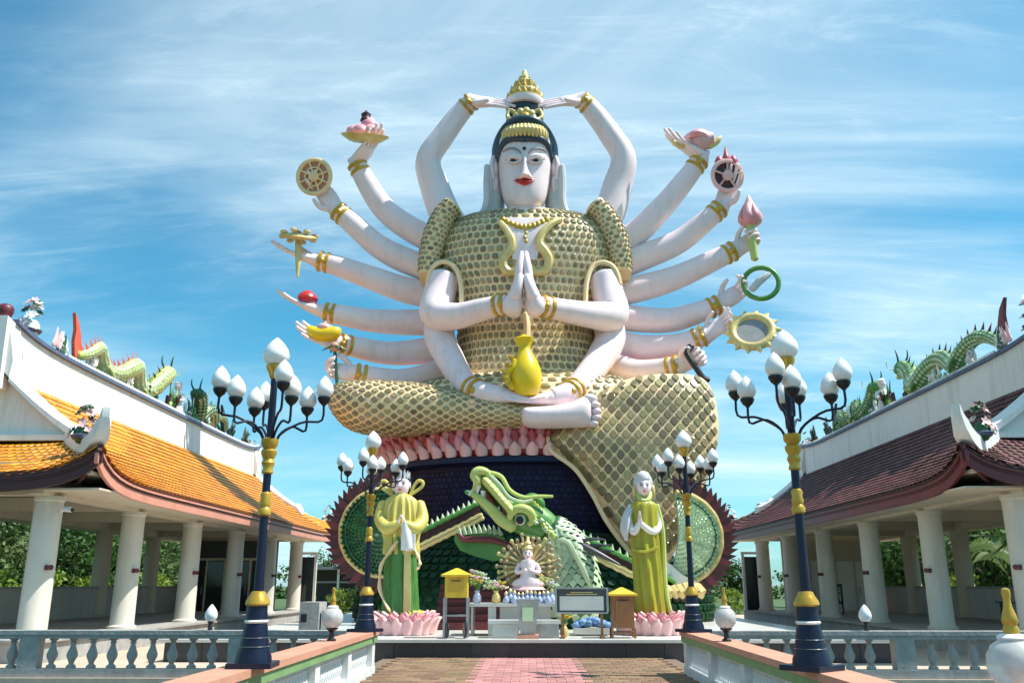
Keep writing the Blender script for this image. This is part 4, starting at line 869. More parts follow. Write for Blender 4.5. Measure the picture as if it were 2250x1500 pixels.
# plate of fruit
p = tip('l1', .42, .42); t = held('offering_plate', 'gold rimmed plate of pink fruit in the upper left statue hand', 'plate', p)
MB().lathe([(.3, -.1), (.8, -.02), (1.15, .2), (1.22, .3), (1.1, .26), (.7, .08), (.1, .05)], p, 22, V((.08, -.42, 1))).build('plate', 'palegold', t)
for k in range(9): a = 6.28 * k / 7; rr_ = .58 if k < 7 else .2; MB().ell(p + V((math.cos(a) * rr_, math.sin(a) * rr_, .42 + .22 * math.sin(a) + (.42 if k >= 7 else 0))), (.42, .42, .40), seg=10, rows=7).build('fruit', 'pink', t)
MB().lathe([(.3, 0), (.22, .2), (.26, .35), (.1, .5), (.03, .6)], p + V((0, 0, 1.15)), 10).build('fruit_crown', 'darkmaroon', t)
# wheels
def wheel(p, ax, r, label, m1, m2, spokes, flame=False):
    t = held('dharma_wheel', label, 'wheel', p); ax = V(ax).normalized(); f = frame(ax, V((0, 0, 1)))
    MB().tube([p + f @ V((math.cos(a) * r, math.sin(a) * r, 0)) for a in (6.2832 * i / 32 for i in range(33))], .11, 8, rnd=False).build('rim', m1, t)
    if spokes > 6: MB().tube([p + f @ V((math.cos(a) * r * .55, math.sin(a) * r * .55, 0)) for a in (6.2832 * i / 24 for i in range(25))], .05, 8, rnd=False).build('inner_ring', m1, t)
    MB().lathe([(.05, -.16), (.26, -.12), (.26, .12), (.05, .16)], p, 14, ax).build('hub', m1, t)
    for k in range(spokes): a = 6.2832 * k / spokes + .3; MB().tube([p, p + f @ V((math.cos(a) * r, math.sin(a) * r, 0))], .055, 7).build('spoke', m1, t)
    MB().lathe([(.05, -.03), (r * .96, -.03), (r * .96, .03), (.05, .03)], p - ax * .1, 28, ax).build('disc', m2, t)
    if flame:
        for dx, h in ((-.35, .5), (0, .9), (.35, .55)): MB().lathe([(.2, 0), (.24, .15), (.14, .4), (.02, h)], p + V((dx, 0, r * .92 - abs(dx) * .3)), 10).build('flame', 'red', t)
wheel(tip('l2', .72, .45) + V((-.25, 0, .25)), (-.15, -1, -.25), .85, 'cream and coral wheel in the second left statue hand', 'cream', 'salmon', 8)
wheel(tip('r2', .55, .40) + V((0, 0, .35)), (.1, -1, -.2), .75, 'spoked wheel with a red flame in the second right statue hand', 'palepink', 'darkmaroon', 5, True)
# mallet-like staff with a disc
p = tip('l3', .45, .2) + V((0, -.25, 0)); t = held('ritual_axe', 'pale gold disc headed axe in the third left statue hand', 'axe', p + V((0, 0, -1.1)))
MB().tube([p + V((0, 0, .5)), p + V((.08, -.1, -.6)), p + V((.12, -.15, -1.5))], [.17, .15, .06], 9).build('handle', 'palegold', t)
MB().lathe([(.2, -.16), (.85, -.1), (.95, 0), (.85, .1), (.3, .2), (.1, .26)], p + V((0, -.05, .62)), 20, V((.1, -.35, 1))).build('disc', 'palegold', t)
for k in range(8): a = 6.28 * k / 8; MB().ell(p + V((math.cos(a) * .8, -.05 + math.sin(a) * .8, .66)), (.2, .2, .1), seg=8, rows=6).build('petal', 'cream', t)
MB().ell(p + V((0, -.3, .74)), (.22, .2, .12), seg=10, rows=7).build('centre', 'salmon', t)
# red jewel
p = tip('l4', .42, .36); t = held('red_jewel', 'shiny red jewel lying in the fourth left statue hand', 'jewel', p)
MB().lathe([(.05, -.26), (.36, -.18), (.5, 0), (.44, .16), (.26, .32), (.06, .42)], p, 18, V((.1, 0, 1)), ex=1.1).build('stone', 'lips', t); MB().lathe([(.3, -.3), (.42, -.24), (.4, -.12)], p, 16).build('setting', 'red', t)
# golden ingot
p = tip('l5', .40, .34); t = held('gold_ingot', 'yellow gold ingot in the fifth left statue hand', 'ingot', p)
MB().tube(smooth([p + V((-.75, 0, .28)), p + V((-.4, 0, -.05)), p + V((.3, 0, -.08)), p + V((.75, 0, .16))], 14), [.12, .2, .28, .32, .35, .36, .36, .36, .36, .35, .33, .3, .22, .14], 12).build('boat', 'vase', t)
MB().ell(p + V((0, 0, .25)), (.34, .3, .22), seg=12, rows=8).build('dome', 'palepink', t)
# flower sprig
p = tip('l6', .45, .25); t = held('flower_sprig', 'dark flower sprig held upright in the lowest left statue hand', 'sprig', p + V((0, 0, -.5)))
MB().tube([p + V((.1, 0, -.8)), p, p + V((-.1, 0, .85))], .08, 7).build('stem', 'darkgreen', t)
for k in range(6): a = 6.28 * k / 6; MB().tube([p + V((-.1, 0, .8)), p + V((-.1 + math.cos(a) * .3, math.sin(a) * .3, 1.0)), p + V((-.1 + math.cos(a) * .6, math.sin(a) * .5, .85))], [.05, .13, .02], 7, .4).build('leaf', 'darkgreen', t)
MB().ell(p + V((-.1, -.1, 1.0)), (.22, .2, .24), seg=10, rows=7).build('blossom', 'salmon', t)
# conch
p = tip('r1', .25, .55); t = held('conch_shell', 'pale pink conch shell in the upper right statue hand', 'shell', p)
MB().lathe([(.03, -1.15), (.12, -.95), (.3, -.7), (.28, -.6), (.5, -.3), (.47, -.2), (.62, .1), (.55, .45), (.36, .7), (.3, .9), (.05, .98)], p, 20, V((1, -.15, .1))).build('shell', 'palepink', t)
MB().tube(smooth([p + V((-.5, -.5, 0)), p + V((0, -.65, .1)), p + V((.55, -.45, 0))], 10), [.05, .12, .16, .18, .18, .18, .17, .14, .1, .05], 8).build('lip', 'pink', t)
MB().tube(smooth([p + V((-.6, -.2, -.35)), p + V((-1.05, -.25, -.25)), p + V((-1.3, -.2, .1))], 8), [.2, .2, .18, .16, .13, .1, .08, .04], 8).build('ribbon', 'palegold', t); MB().tube(smooth([p + V((.6, 0, -.3)), p + V((1.0, 0, -.1)), p + V((1.3, 0, .25))], 8), [.18, .18, .17, .16, .16, .15, .1, .05], 8).build('ribbon', 'palegold', t)
# lotus bud
p = tip('r3', .42, .34); t = held('lotus_bud', 'pink lotus bud on a green stem in the third right statue hand', 'lotus', p + V((0, 0, -1)))
MB().tube([p + V((.0, -.05, .7)), p + V((0, -.1, -.3)), p + V((.06, -.1, -1.2))], [.24, .22, .19], 10).build('stem', 'lime', t)
MB().lathe([(.2, .5), (.42, .75), (.47, 1.0), (.36, 1.4), (.18, 1.85), (.04, 2.15)], p + V((0, -.05, 0)), 14).build('bud', 'palepink', t)
for k in range(6): a = 6.28 * k / 6; c, q = math.cos(a), math.sin(a); MB().tube(smooth([p + V((c * .22, q * .22 - .05, .55)), p + V((c * .5, q * .5 - .05, .95)), p + V((c * .2, q * .2 - .05, 1.75))], 8), [.1, .2, .24, .24, .2, .15, .09, .02], 8, .5).build('petal', 'pink', t)
# rings
def hoop(p, ax, r, th, label, m, spikes=0, mirror=False):
    t = held('ritual_ring', label, 'ring', p); f = frame(V(ax), V((0, 0, 1)))
    MB().tube([p + f @ V((math.cos(a) * r, math.sin(a) * r, 0)) for a in (6.2832 * i / 36 for i in range(37))], th, 10, rnd=False).build('hoop', m, t)
    for k in range(spikes):
        a = 6.2832 * k / spikes; q = p + f @ V((math.cos(a) * (r + th * .6), math.sin(a) * (r + th * .6), 0)); MB().lathe([(.17, 0), (.12, .12), (.02, .3)], q, 7, f @ V((math.cos(a), math.sin(a), 0))).build('spike', m, t)
    if mirror: MB().lathe([(.05, -.04), (r - .05, -.04), (r - .05, .04), (.05, .04)], p, 28, f @ V((0, 0, 1))).build('mirror', 'grey', t)
hoop(at(1672, 622, 38.9), (-.2, -1, .1), .80, .12, 'olive green hoop in the fourth right statue hand', 'green')
MB().tube([at(1652, 636, 38.9), at(1668, 618, 38.7), at(1690, 602, 38.8)], [.18, .2, .14], 8).build('thumb_rest', 'veil', bpy.data.objects['ritual_ring'])
hoop(at(1653, 728, 38.4), (-.25, -1, .45), .88, .2, 'spiked golden ring mirror in the fifth right statue hand', 'palegold', 14, True)
# black strap
p = tip('r6', .4, .3); t = held('black_strap', 'black looped strap hanging from the lowest right statue hand', 'strap', p + V((0, 0, -.8)))
MB().tube(smooth([p + V((-.25, -.2, .45)), p + V((-.45, -.35, .2)), p + V((-.35, -.4, -.1)), p + V((-.1, -.4, -.5)), p + V((.2, -.35, -.95)), p + V((.45, -.3, -1.05))], 20), .14, 8).build('strap', 'black', t); MB().ell(p + V((-.25, -.2, .5)), (.18, .16, .14), seg=8, rows=6).build('knot', 'black', t)
# golden vase in the lap
p = at(1158, 872, 35.75); u = mpp(36) * 1.03; uz = at(1158, 800, 35.75).z - at(1158, 801, 35.75).z; t = held('golden_vase', 'bright yellow gourd shaped vase standing in the lap of the giant statue', 'vase', p)
MB().lathe([(r * u, z * uz) for r, z in ((17, 0), (25, 6), (33, 24), (36, 44), (34, 60), (27, 78), (19, 93), (14, 103), (13, 110), (19, 119), (23, 127), (19, 130), (10, 132), (3, 138))], p, 30, V((-.05, .0, 1))).build('body', 'vase', t)
MB().tube(smooth([p + V((-28 * u, -.2, 20 * u)), p + V((-42 * u, -.3, 30 * u)), p + V((-44 * u, -.35, 52 * u)), p + V((-32 * u, -.4, 62 * u)), p + V((-28 * u, -.4, 80 * u))], 18), [.17 - .004 * i for i in range(18)], 8).build('dragon_handle', 'vase', t)
for k, (a, b) in enumerate(((-44, 38), (-46, 52), (-36, 66), (-38, 24), (-30, 84))): MB().lathe([(.16, 0), (.1, .1), (.01, .3)], p + V((a * u, -.4, b * u)), 7, V((-1, -.2, .5))).build('handle_spike', 'gold', t)

# ------------------------------------------------------------------ lotus throne on its navy drum
th = thing('lotus_throne', 'pink lotus petal throne on a dark navy drum beneath the giant statue', 'throne', (0, 42, .37))
LX, LY, CY = 7.35, 5.9, 42.0; zl = at(1000, 1003, 36.2).z + .22
core = MB().lathe([(.93, zl - .25), (.985, zl + .1), (.97, zl + 1.2), (.90, zl + 1.75), (.3, zl + 1.8)], (0, CY, 0), 48, ex=LX, ey=LY).build('seat_drum', 'red', th)
pt = []
def petal(nm, m):
    mb = MB(); rings = []
    def f(u, v):
        wv = .60 * max(math.cos(v * 1.5708), 0) ** .95 * (.86 + .7 * v); x = (u - .5) * 2 * max(wv, .02); return V((x, .42 * (1 - (2 * u - 1) ** 2) * (1 - .4 * v) + .45 * v ** 2.2, v * 1.25))
    mb.sheet(f, 6, 6, (0, -.10, 0)); return mb.mesh(nm, m, 60)
pmesh = {m: petal('petal', m) for m in ('pink', 'palepink', 'red')}
def lotus_ring(parent, cx, cy, rx, ry, z, n, s, m, lean, off=0., front=True, h=1.):
    for k in range(n):
        a = 6.2832 * (k + off) / n; o = V((math.cos(a) / rx, math.sin(a) / ry, 0)).normalized()
        if front and o.y > .55: continue
        t_ = V((-o.y, o.x, 0)); up = (V((0, 0, 1)) * math.cos(lean) + o * math.sin(lean)).normalized(); ou = t_.cross(up); ou = ou if ou.dot(o) > 0 else -ou
        inst(pmesh[m], 'petal', parent, V((cx + math.cos(a) * rx, cy + math.sin(a) * ry, z)), Matrix((t_ * s * (1 if ou.dot(t_.cross(up)) > 0 else -1), ou * s, up * s * h)).transposed())
for k_, (rr_, dz, sz, m_, le, of) in enumerate(((.985, -.14, .46, 'palepink', .30, .25), (.972, .14, .48, 'pink', .20, .75), (.960, .36, .46, 'red', .16, .25), (.950, .52, .50, 'pink', .14, .75), (.935, .74, .46, 'red', .10, .25), (.925, .90, .50, 'palepink', .08, .75), (.905, 1.12, .50, 'pink', .05, .25))):
    lotus_ring(th, 0, CY, LX * rr_, LY * rr_, zl + dz, 64, sz, m_, le, of, True, 1.05)
MB().lathe([(.9, zl - .5), (1.0, zl - .42), (1.0, zl - .2), (.93, zl - .12)], (0, CY, 0), 48, ex=LX, ey=LY).build('moulding', 'navy', th)
dr_ = MB().lathe([(.90, .37), (.90, zl - .45)], (0, CY, 0), 48, ex=LX, ey=LY).build('drum', 'navy', th)
mb = MB()
for j in range(26):
    for i in range(70):
        a = math.pi * (1.06 + .88 * (i + .5 * (j % 2)) / 70); p = V((math.cos(a) * LX * .902, CY + math.sin(a) * LY * .902, .6 + j * .24)); 
        if p.z > zl - .6: continue
        t_ = V((-math.sin(a) * LX, math.cos(a) * LY, 0)).normalized() * .115; n_ = V((math.cos(a), math.sin(a), 0)) * .02; q = V((0, 0, .105))
        mb.add([p - t_ - q, p + t_ - q, p + t_ + q, p - t_ + q, p - t_ * .8 - q * .8 + n_, p + t_ * .8 - q * .8 + n_, p + t_ * .8 + q * .8 + n_, p - t_ * .8 + q * .8 + n_], [(4, 5, 6, 7), (0, 1, 5, 4), (1, 2, 6, 5), (2, 3, 7, 6), (3, 0, 4, 7)])
stuff(mb.build('wall_mosaic', 'navy', dr_, False))

# ================================================================== DRAGON BENEATH THE THRONE
dg = thing('dragon_statue', 'huge green dragon statue with open mouth in front of the navy drum', 'dragon', (1.2, 33, .37))
DD = 31.0
def T(path, n=24): return smooth([at(x, y, d if d else DD) for x, y, d in path], n)
mp1 = mpp(DD) * 1.03
def ramp(vals, n): return [cr([float(v) * mp1 for v in vals], i / (n - 1)) for i in range(n)]
# bodies: coils behind the altar
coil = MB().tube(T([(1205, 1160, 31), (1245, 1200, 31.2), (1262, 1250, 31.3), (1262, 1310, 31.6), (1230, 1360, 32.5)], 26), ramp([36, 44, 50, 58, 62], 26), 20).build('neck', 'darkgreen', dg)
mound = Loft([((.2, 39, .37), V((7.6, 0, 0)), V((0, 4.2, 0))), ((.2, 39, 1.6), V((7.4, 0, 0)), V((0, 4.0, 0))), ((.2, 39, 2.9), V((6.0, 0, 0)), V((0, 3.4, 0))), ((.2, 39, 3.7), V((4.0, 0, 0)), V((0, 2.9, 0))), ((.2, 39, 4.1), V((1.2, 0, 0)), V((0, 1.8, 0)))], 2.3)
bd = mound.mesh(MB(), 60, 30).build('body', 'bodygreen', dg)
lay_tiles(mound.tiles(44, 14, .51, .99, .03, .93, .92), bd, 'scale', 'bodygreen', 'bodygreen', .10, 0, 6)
mb = MB(); pts = T([(1205, 1160, 31), (1245, 1200, 31.2), (1262, 1250, 31.3), (1262, 1310, 31.6), (1230, 1360, 32.5)], 22); rd_ = ramp([36, 44, 50, 58, 62], 22)
for i in range(1, 21):
    tg = (pts[i + 1] - pts[i - 1]).normalized(); b = tg.cross(V((0, 1, 0))).normalized()
    for k in range(9):
        a = -1.5 + 3.0 * (k + .5 * (i % 2)) / 9; nn = V((0, -1, 0)) * math.cos(a) + b * math.sin(a); nn = (nn - tg * nn.dot(tg)).normalized(); q = pts[i] + nn * rd_[i]; s_ = nn.cross(tg) * rd_[i] * .19
        mb.add([q - tg * .12 - nn * .02, q + s_ + nn * .0, q + tg * .17 + nn * .09, q - s_], [(0, 3, 2, 1)])
stuff(mb.build('neck_scales', 'palegreen', coil, False))
# skull and jaws
skull = MB().tube(T([(1108, 1128, 31), (1140, 1132, 31), (1170, 1142, 31), (1205, 1160, 31), (1235, 1180, 31.1)], 22), ramp([26, 36, 38, 30, 16], 22), 20).build('skull', 'green', dg)
up = MB().tube(T([(1150, 1132, 31), (1112, 1108, 31), (1082, 1078, 30.8), (1062, 1056, 30.7), (1052, 1048, 30.7)], 20), ramp([30, 25, 20, 17, 10], 20), 16, .8).build('upper_jaw', 'green', dg)
lj = MB().tube(T([(1140, 1152, 31), (1105, 1140, 30.9), (1072, 1114, 30.8), (1046, 1090, 30.7), (1024, 1080, 30.6)], 20), ramp([24, 19, 16, 12, 6], 20), 14, .7).build('lower_jaw', 'green', dg)
for k in range(7):
    f = k / 6; q = at(1073 + 48 * f, 1062 + 56 * f, 30.25); MB().ell(q, (.30, .25, .16), Matrix.Rotation(R(45), 3, 'Y'), 10, 7).build('palate_ridge', 'lime', up)
MB().tube(T([(1128, 1158, 30.5), (1100, 1140, 30.4), (1076, 1114, 30.3), (1052, 1094, 30.3), (1036, 1084, 30.3)], 18), ramp([13, 13, 10, 8, 4], 18), 10).build('lip', 'lime', lj)
MB().tube(T([(1110, 1134, 30.6), (1088, 1118, 30.6), (1070, 1092, 30.5), (1058, 1078, 30.4)], 14), ramp([9, 8, 6, 3], 14), 8).build('tongue', 'red', lj)
for x, y, l in ((1060, 1106, 1), (1045, 1094, 1), (1034, 1088, .7), (1092, 1128, .8)): MB().lathe([(.10, 0), (.07, .12), (.01, .34 * l)], at(x, y, 30.35), 8, V((.3, 0, 1))).build('tooth', 'white', lj)
for x, y, l in ((1052, 1066, 1), (1062, 1078, .8), (1046, 1058, .7)): MB().lathe([(.10, 0), (.07, .12), (.01, .34 * l)], at(x, y, 30.3), 8, V((-.2, 0, -1))).build('tooth', 'white', up)
MB().tube(T([(1040, 1082, 30.4), (1050, 1058, 30.3), (1042, 1044, 30.3), (1052, 1034, 30.3), (1070, 1038, 30.3), (1072, 1048, 30.3)], 22), ramp([5, 9, 10, 10, 8, 5], 22), 10).build('nose_curl', 'lime', up)
MB().tube(T([(1066, 1036, 30.5), (1100, 1046, 30.5), (1120, 1076, 30.5), (1150, 1092, 30.5), (1185, 1090, 30.5), (1214, 1090, 30.5)], 30), ramp([5, 5, 4.5, 4.5, 4, 3], 30), 8).build('whisker', 'lime', dg)
MB().tube(T([(1078, 1046, 30.2), (1098, 1066, 30.2), (1118, 1092, 30.2), (1146, 1102, 30.3), (1170, 1098, 30.4)], 26), ramp([5, 4.5, 4.5, 4, 3], 26), 8).build('whisker', 'palegreen', dg)
eye = MB().ell(at(1143, 1141, 30.32), (.19, .16, .19), seg=14, rows=10).build('eye', 'white', dg); MB().ell(at(1142, 1142, 30.14), (.14, .06, .14), seg=12, rows=8).build('pupil', 'black', eye)
MB().tube(T([(1120, 1140, 30.3), (1124, 1124, 30.2), (1144, 1116, 30.15), (1164, 1124, 30.2), (1170, 1142, 30.3), (1162, 1152, 30.3)], 20), ramp([6, 9, 10, 10, 8, 5], 20), 10).build('eyebrow', 'lime', dg)
for k in range(12): a = k / 11; q = at(1165 + 62 * a, 1106 + 66 * a, 30.7); MB().lathe([(.16, 0), (.14, .08), (.02, .22)], q, 8, V((.5, -.5, 1))).build('brow_scale', 'lime', dg)
for k in range(26):
    a = random.random(); b = random.random(); q = at(1160 + 60 * a + 12 * b, 1128 + 44 * a + 26 * (b - .3), 30.25 + .25 * a); MB().add([q + V((-.12, 0, 0)), q + V((0, -.05, .1)), q + V((.13, -.02, -.04)), q + V((0, -.03, -.1)), q + V((0, -.12, 0))], [(0, 1, 4), (1, 2, 4), (2, 3, 4), (3, 0, 4)]).build('head_scale', 'lime' if k % 3 else 'palegreen', dg, False)
MB().tube(T([(1150, 1098, 30.9), (1168, 1094, 30.8), (1186, 1104, 30.8), (1192, 1116, 30.8)], 12), ramp([6, 12, 11, 5], 12), 10).build('ear', 'green', dg)
# horn with prongs
hn = MB().tube(T([(1225, 1172, 31), (1265, 1192, 30.8), (1310, 1214, 30.6), (1362, 1240, 30.5)], 24), ramp([11, 9, 7, 2], 24), 10).build('antler', 'horn', dg)
for x, y, dx, dy in ((1270, 1194, 60, -10), (1286, 1202, 58, -4), (1304, 1211, 46, 0)): MB().tube(T([(x, y, 30.75), (x + dx * .4, y + dy, 30.7), (x + dx, y + dy * .8 - 1, 30.6)], 10), ramp([5, 4, 1.5], 10), 7).build('prong', 'horn', hn)
# beard fin with spikes along the lower jaw
fn = MB().prism([at(x, y, 31.6) for x, y in ((1108, 1180), (1075, 1168), (1040, 1172), (1012, 1182), (1000, 1172), (998, 1188), (1010, 1208), (1045, 1222), (1085, 1232), (1115, 1226))], (0, .35, 0)).build('jaw_fin', 'green', dg, 30)
MB().tube(T([(1008, 1174, 31.45), (1020, 1184, 31.4), (1050, 1184, 31.35), (1085, 1186, 31.35), (1124, 1198, 31.4)], 20), ramp([5, 6, 7, 7, 5], 20), 8).build('fin_rib', 'maroon', fn)
for k in range(9): q = at(1012 + 11 * k, 1176 - 5 * math.sin(k * .4), 31.5); MB().lathe([(.11, 0), (.08, .12), (.01, .34)], q, 7, V((-.25, -.1, 1))).build('fin_spike', 'palegreen', fn)
MB().tube(T([(1215, 1185, 30.6), (1245, 1190, 30.4), (1262, 1215, 30.4), (1285, 1260, 30.5), (1298, 1290, 30.7)], 20), ramp([6, 6, 6, 6, 5], 20), 8).build('cheek_ribbon', 'palegreen', dg)
# slanting dark bands that frame the opening, with rope edges and saw teeth
def band(a, b, d, wpx, mir=1):
    p0, p1 = at(*a, d), at(*b, d); dirv = (p1 - p0); ln = dirv.length; dirv.normalize(); up_ = V((0, -1, 0)).cross(dirv).normalized(); up_ = up_ if up_.z > 0 else -up_; wv = wpx * mp1
    bb = MB().prism([p0, p1, p1 + up_ * wv, p0 + up_ * wv], (0, .9, 0)).build('frame_band', 'darkmaroon', dg, 30)
    for q0, q1, m in ((p0, p1, 'palegold'), (p0 + up_ * wv * .22, p1 + up_ * wv * .22, 'palegold'), (p0 + up_ * wv, p1 + up_ * wv, 'green')): MB().tube([q0 + (q1 - q0) * i / 20 + V((0, -.08, .03 * (i % 2))) for i in range(21)], .09, 7).build('rope', m, bb)
    for k in range(14):
        q = p0 + dirv * ln * (k + .5) / 14 + up_ * wv; MB().add([q - dirv * .14, q + dirv * .14, q + up_ * .3 + dirv * .1 * mir, q + V((0, -.1, 0)), q + V((0, .1, 0))], [(0, 3, 2), (3, 1, 2), (1, 4, 2), (4, 0, 2), (0, 4, 1, 3)]).build('saw_tooth', 'palegreen', bb, False)
band((900, 1218), (1062, 1138), 33.2, 34); band((1245, 1196), (1470, 1306), 33.4, 30, -1)
# big scalloped side fins
def sidefin(cx, cy, r, d, a0, a1, label_m, n=17):
    c = at(cx, cy, d); k_ = mpp(d) * 1.02; f = MB(); N_ = 30
    def sf(u, v):
        a = R(a0 + (a1 - a0) * u); rr = r * k_ * v; return c + V((math.cos(a) * rr, -.7 * (1 - v * v) + .04 * math.cos(u * 60) * v, math.sin(a) * rr))
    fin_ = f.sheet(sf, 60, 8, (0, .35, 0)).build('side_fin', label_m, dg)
    MB().tube([sf(i / 30, 1.0) + V((0, -.05, 0)) for i in range(31)], .10, 8).build('fin_rim', 'palegold', fin_); MB().tube([sf(i / 30, .86) + V((0, -.06, 0)) for i in range(31)], .05, 6).build('fin_line', 'darkgreen', fin_)
    for k in range(n):
        u = (k + .5) / n; a = R(a0 + (a1 - a0) * u); o = V((math.cos(a), 0, math.sin(a))); tt = V((-o.z, 0, o.x)); q = sf(u, 1.0); s_ = r * k_ * math.radians(a1 - a0) / n
        MB().prism([q - tt * s_ * .6, q + tt * s_ * .6, q + tt * s_ * .8 + o * .34, q + tt * s_ * (1.1 if label_m == 'palegreen' else -1.1) + o * .66, q - tt * s_ * .75 + o * .34], (0, .3 + .1 * (k % 2), 0)).build('fin_spike', ('darkmaroon', 'maroon')[k % 2], fin_, 30)
    mb_ = MB()
    for j in range(10):
        for i in range(30):
            u = (i + .5 * (j % 2)) / 30; v = (j + 1) / 11
            q = sf(u, v); a = R(a0 + (a1 - a0) * u); o = V((math.cos(a), -.1, math.sin(a))); tt = V((-o.z, 0, o.x)); s_ = r * k_ * v * math.radians(a1 - a0) / 60; mb_.add([q - tt * s_, q - o * .1, q + tt * s_, q + o * .16 + V((0, -.1, 0))], [(0, 1, 2, 3)])
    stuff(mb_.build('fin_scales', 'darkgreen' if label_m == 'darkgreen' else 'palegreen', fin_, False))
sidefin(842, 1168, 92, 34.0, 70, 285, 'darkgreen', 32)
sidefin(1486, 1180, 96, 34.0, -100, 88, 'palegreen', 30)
MB().prism([at(x, y, 33.4) for x, y in ((1448, 1218), (1500, 1262), (1540, 1282), (1530, 1300), (1470, 1296), (1440, 1280))], (0, .5, 0)).build('belly_plate', 'white', dg, 30)
for k in range(7): MB().tube([at(1452 + 13 * k, 1290 + 5 * math.sin(k), 33.2), at(1456 + 14 * k, 1302, 33.0), at(1458 + 14 * k, 1312, 33.1)], [.2, .22, .08], 8).build('claw', 'palegold', dg)
# dark red steps behind the altar
st = thing('red_steps', 'dark red steps between the altar and the dragon', 'steps', (-1.4, 30.6, .37))
for k in range(6): MB().box((-1.9, 30.4 + k * .3, .37 + .24 * (k + .5)), (2.4, .3, .24 * (k + 1) if False else .235)).build('step', 'maroon', st, False); MB().box((-1.9, 30.42 + k * .3, .37 + .24 * k / 2 + .0), (2.3, .28, max(.24 * k, .02))).build('step_base', 'darkmaroon', st, False)

# ================================================================== ATTENDANTS ON LOTUS PEDESTALS
def pedestal(px, d, label):
    c = at(px, 1372, d); t = thing('lotus_pedestal', label, 'pedestal', (c.x, d, .37), 'lotus pedestals of the attendants')
    MB().lathe([(.92, .37), (.95, .45), (.86, .5), (.84, .8), (.92, .88), (.9, .93), (.2, .93)], (c.x, d, 0), 36).build('drum', 'red', t)
    MB().lathe([(1.0, .371), (1.02, .42), (.9, .44)], (c.x, d, 0), 36).build('plinth', 'marble', t)
    lotus_ring(t, c.x, d, .92, .92, .40, 20, .40, 'palepink', .14, 0, False); lotus_ring(t, c.x, d, .88, .88, .54, 20, .36, 'pink', .12, .5, False); lotus_ring(t, c.x, d, .80, .80, .70, 18, .30, 'palepink', .15, .2, False)
    return V((c.x, d, .93))
pa = pedestal(882, 27.9, 'pink lotus pedestal under the yellow robed attendant'); pb = pedestal(1433, 27.9, 'pink lotus pedestal under the olive robed attendant')
def arow(py, xl, xr, d, hd): return row(py, xl, xr, d, hd)
def face(par, c, r, mat='skin'):
    h = MB(); h.ell(c, (r * .8, r * .9, r * 1.1), seg=18, rows=12); h.tube([c + V((0, -r * .86, r * .15)), c + V((0, -r * 1.08, -r * .2))], [r * .1, r * .16], 8); hh = h.build('head', mat, par)
    for s in (-1, 1):
        MB().ell(c + V((s * r * .32, -r * .82, r * .12)), (r * .14, r * .06, r * .06), seg=8, rows=6).build('eye', 'black', hh); MB().tube([c + V((s * r * .16, -r * .86, r * .3)), c + V((s * r * .34, -r * .84, r * .36)), c + V((s * r * .52, -r * .74, r * .28))], r * .035, 5).build('eyebrow', 'hair', hh)
        MB().ell(c + V((s * r * .82, 0, 0)), (r * .1, r * .2, r * .32), seg=8, rows=7).build('ear', mat, hh)
    MB().ell(c + V((0, -r * .86, -r * .5)), (r * .2, r * .08, r * .09), seg=8, rows=6).build('lips', 'lips', hh); return hh
def pleats(lf, amp, k): return lambda p, u, v: p + (p - cr(lf.c, v)).normalized() * amp * math.sin(u * 6.2832 * k + 1.5 * math.sin(v * 4)) * min(1, v * 2)
# left: yellow jacket over a green skirt
a1 = thing('attendant_statue', 'attendant statue in a yellow jacket and green skirt left of the altar', 'statue', pa, 'attendant statues beside the altar'); D = 27.9
sk_ = Loft([arow(1180, 852, 912, D, .42), arow(1220, 848, 914, D, .47), arow(1270, 845, 916, D, .5), arow(1320, 842, 918, D, .55), arow(1350, 838, 920, D, .6)], 2.2); sk_.mesh(MB(), 60, 20, pleats(sk_, .035, 13)).build('skirt', 'greenrobe', a1)
jk = Loft([arow(1084, 870, 894, D, .2), arow(1092, 856, 908, D, .3), arow(1106, 846, 918, D, .36), arow(1135, 842, 922, D, .42), arow(1165, 842, 922, D, .44), arow(1190, 846, 918, D, .44), arow(1214, 844, 920, D, .46), arow(1219, 852, 912, D, .4)], 2.3); jk.mesh(MB(), 90, 30, pleats(jk, .045, 17)).build('jacket', 'yellowrobe', a1)
hc = at(882, 1066, D); MB().lathe([(.13, 0), (.12, .16), (.14, .22)], at(882, 1086, D), 14).build('neck', 'skin', a1); face(a1, hc, .33)
MB().ell(hc + V((0, .12, .14)), (.3, .28, .32), seg=14, rows=9).build('hair', 'hair', a1)
for k in range(7): a = -1.2 + 2.4 * k / 6; MB().lathe([(.07, 0), (.05, .1), (.01, .28 - .08 * abs(a))], hc + V((math.sin(a) * .22, -math.cos(a) * .18, .24)), 7, V((math.sin(a) * .4, -.2, 1))).build('crown_point', 'veil', a1)
MB().lathe([(.2, 0), (.23, .04), (.22, .1)], hc + V((0, .0, .2)), 18).build('crown_band', 'palegold', a1)
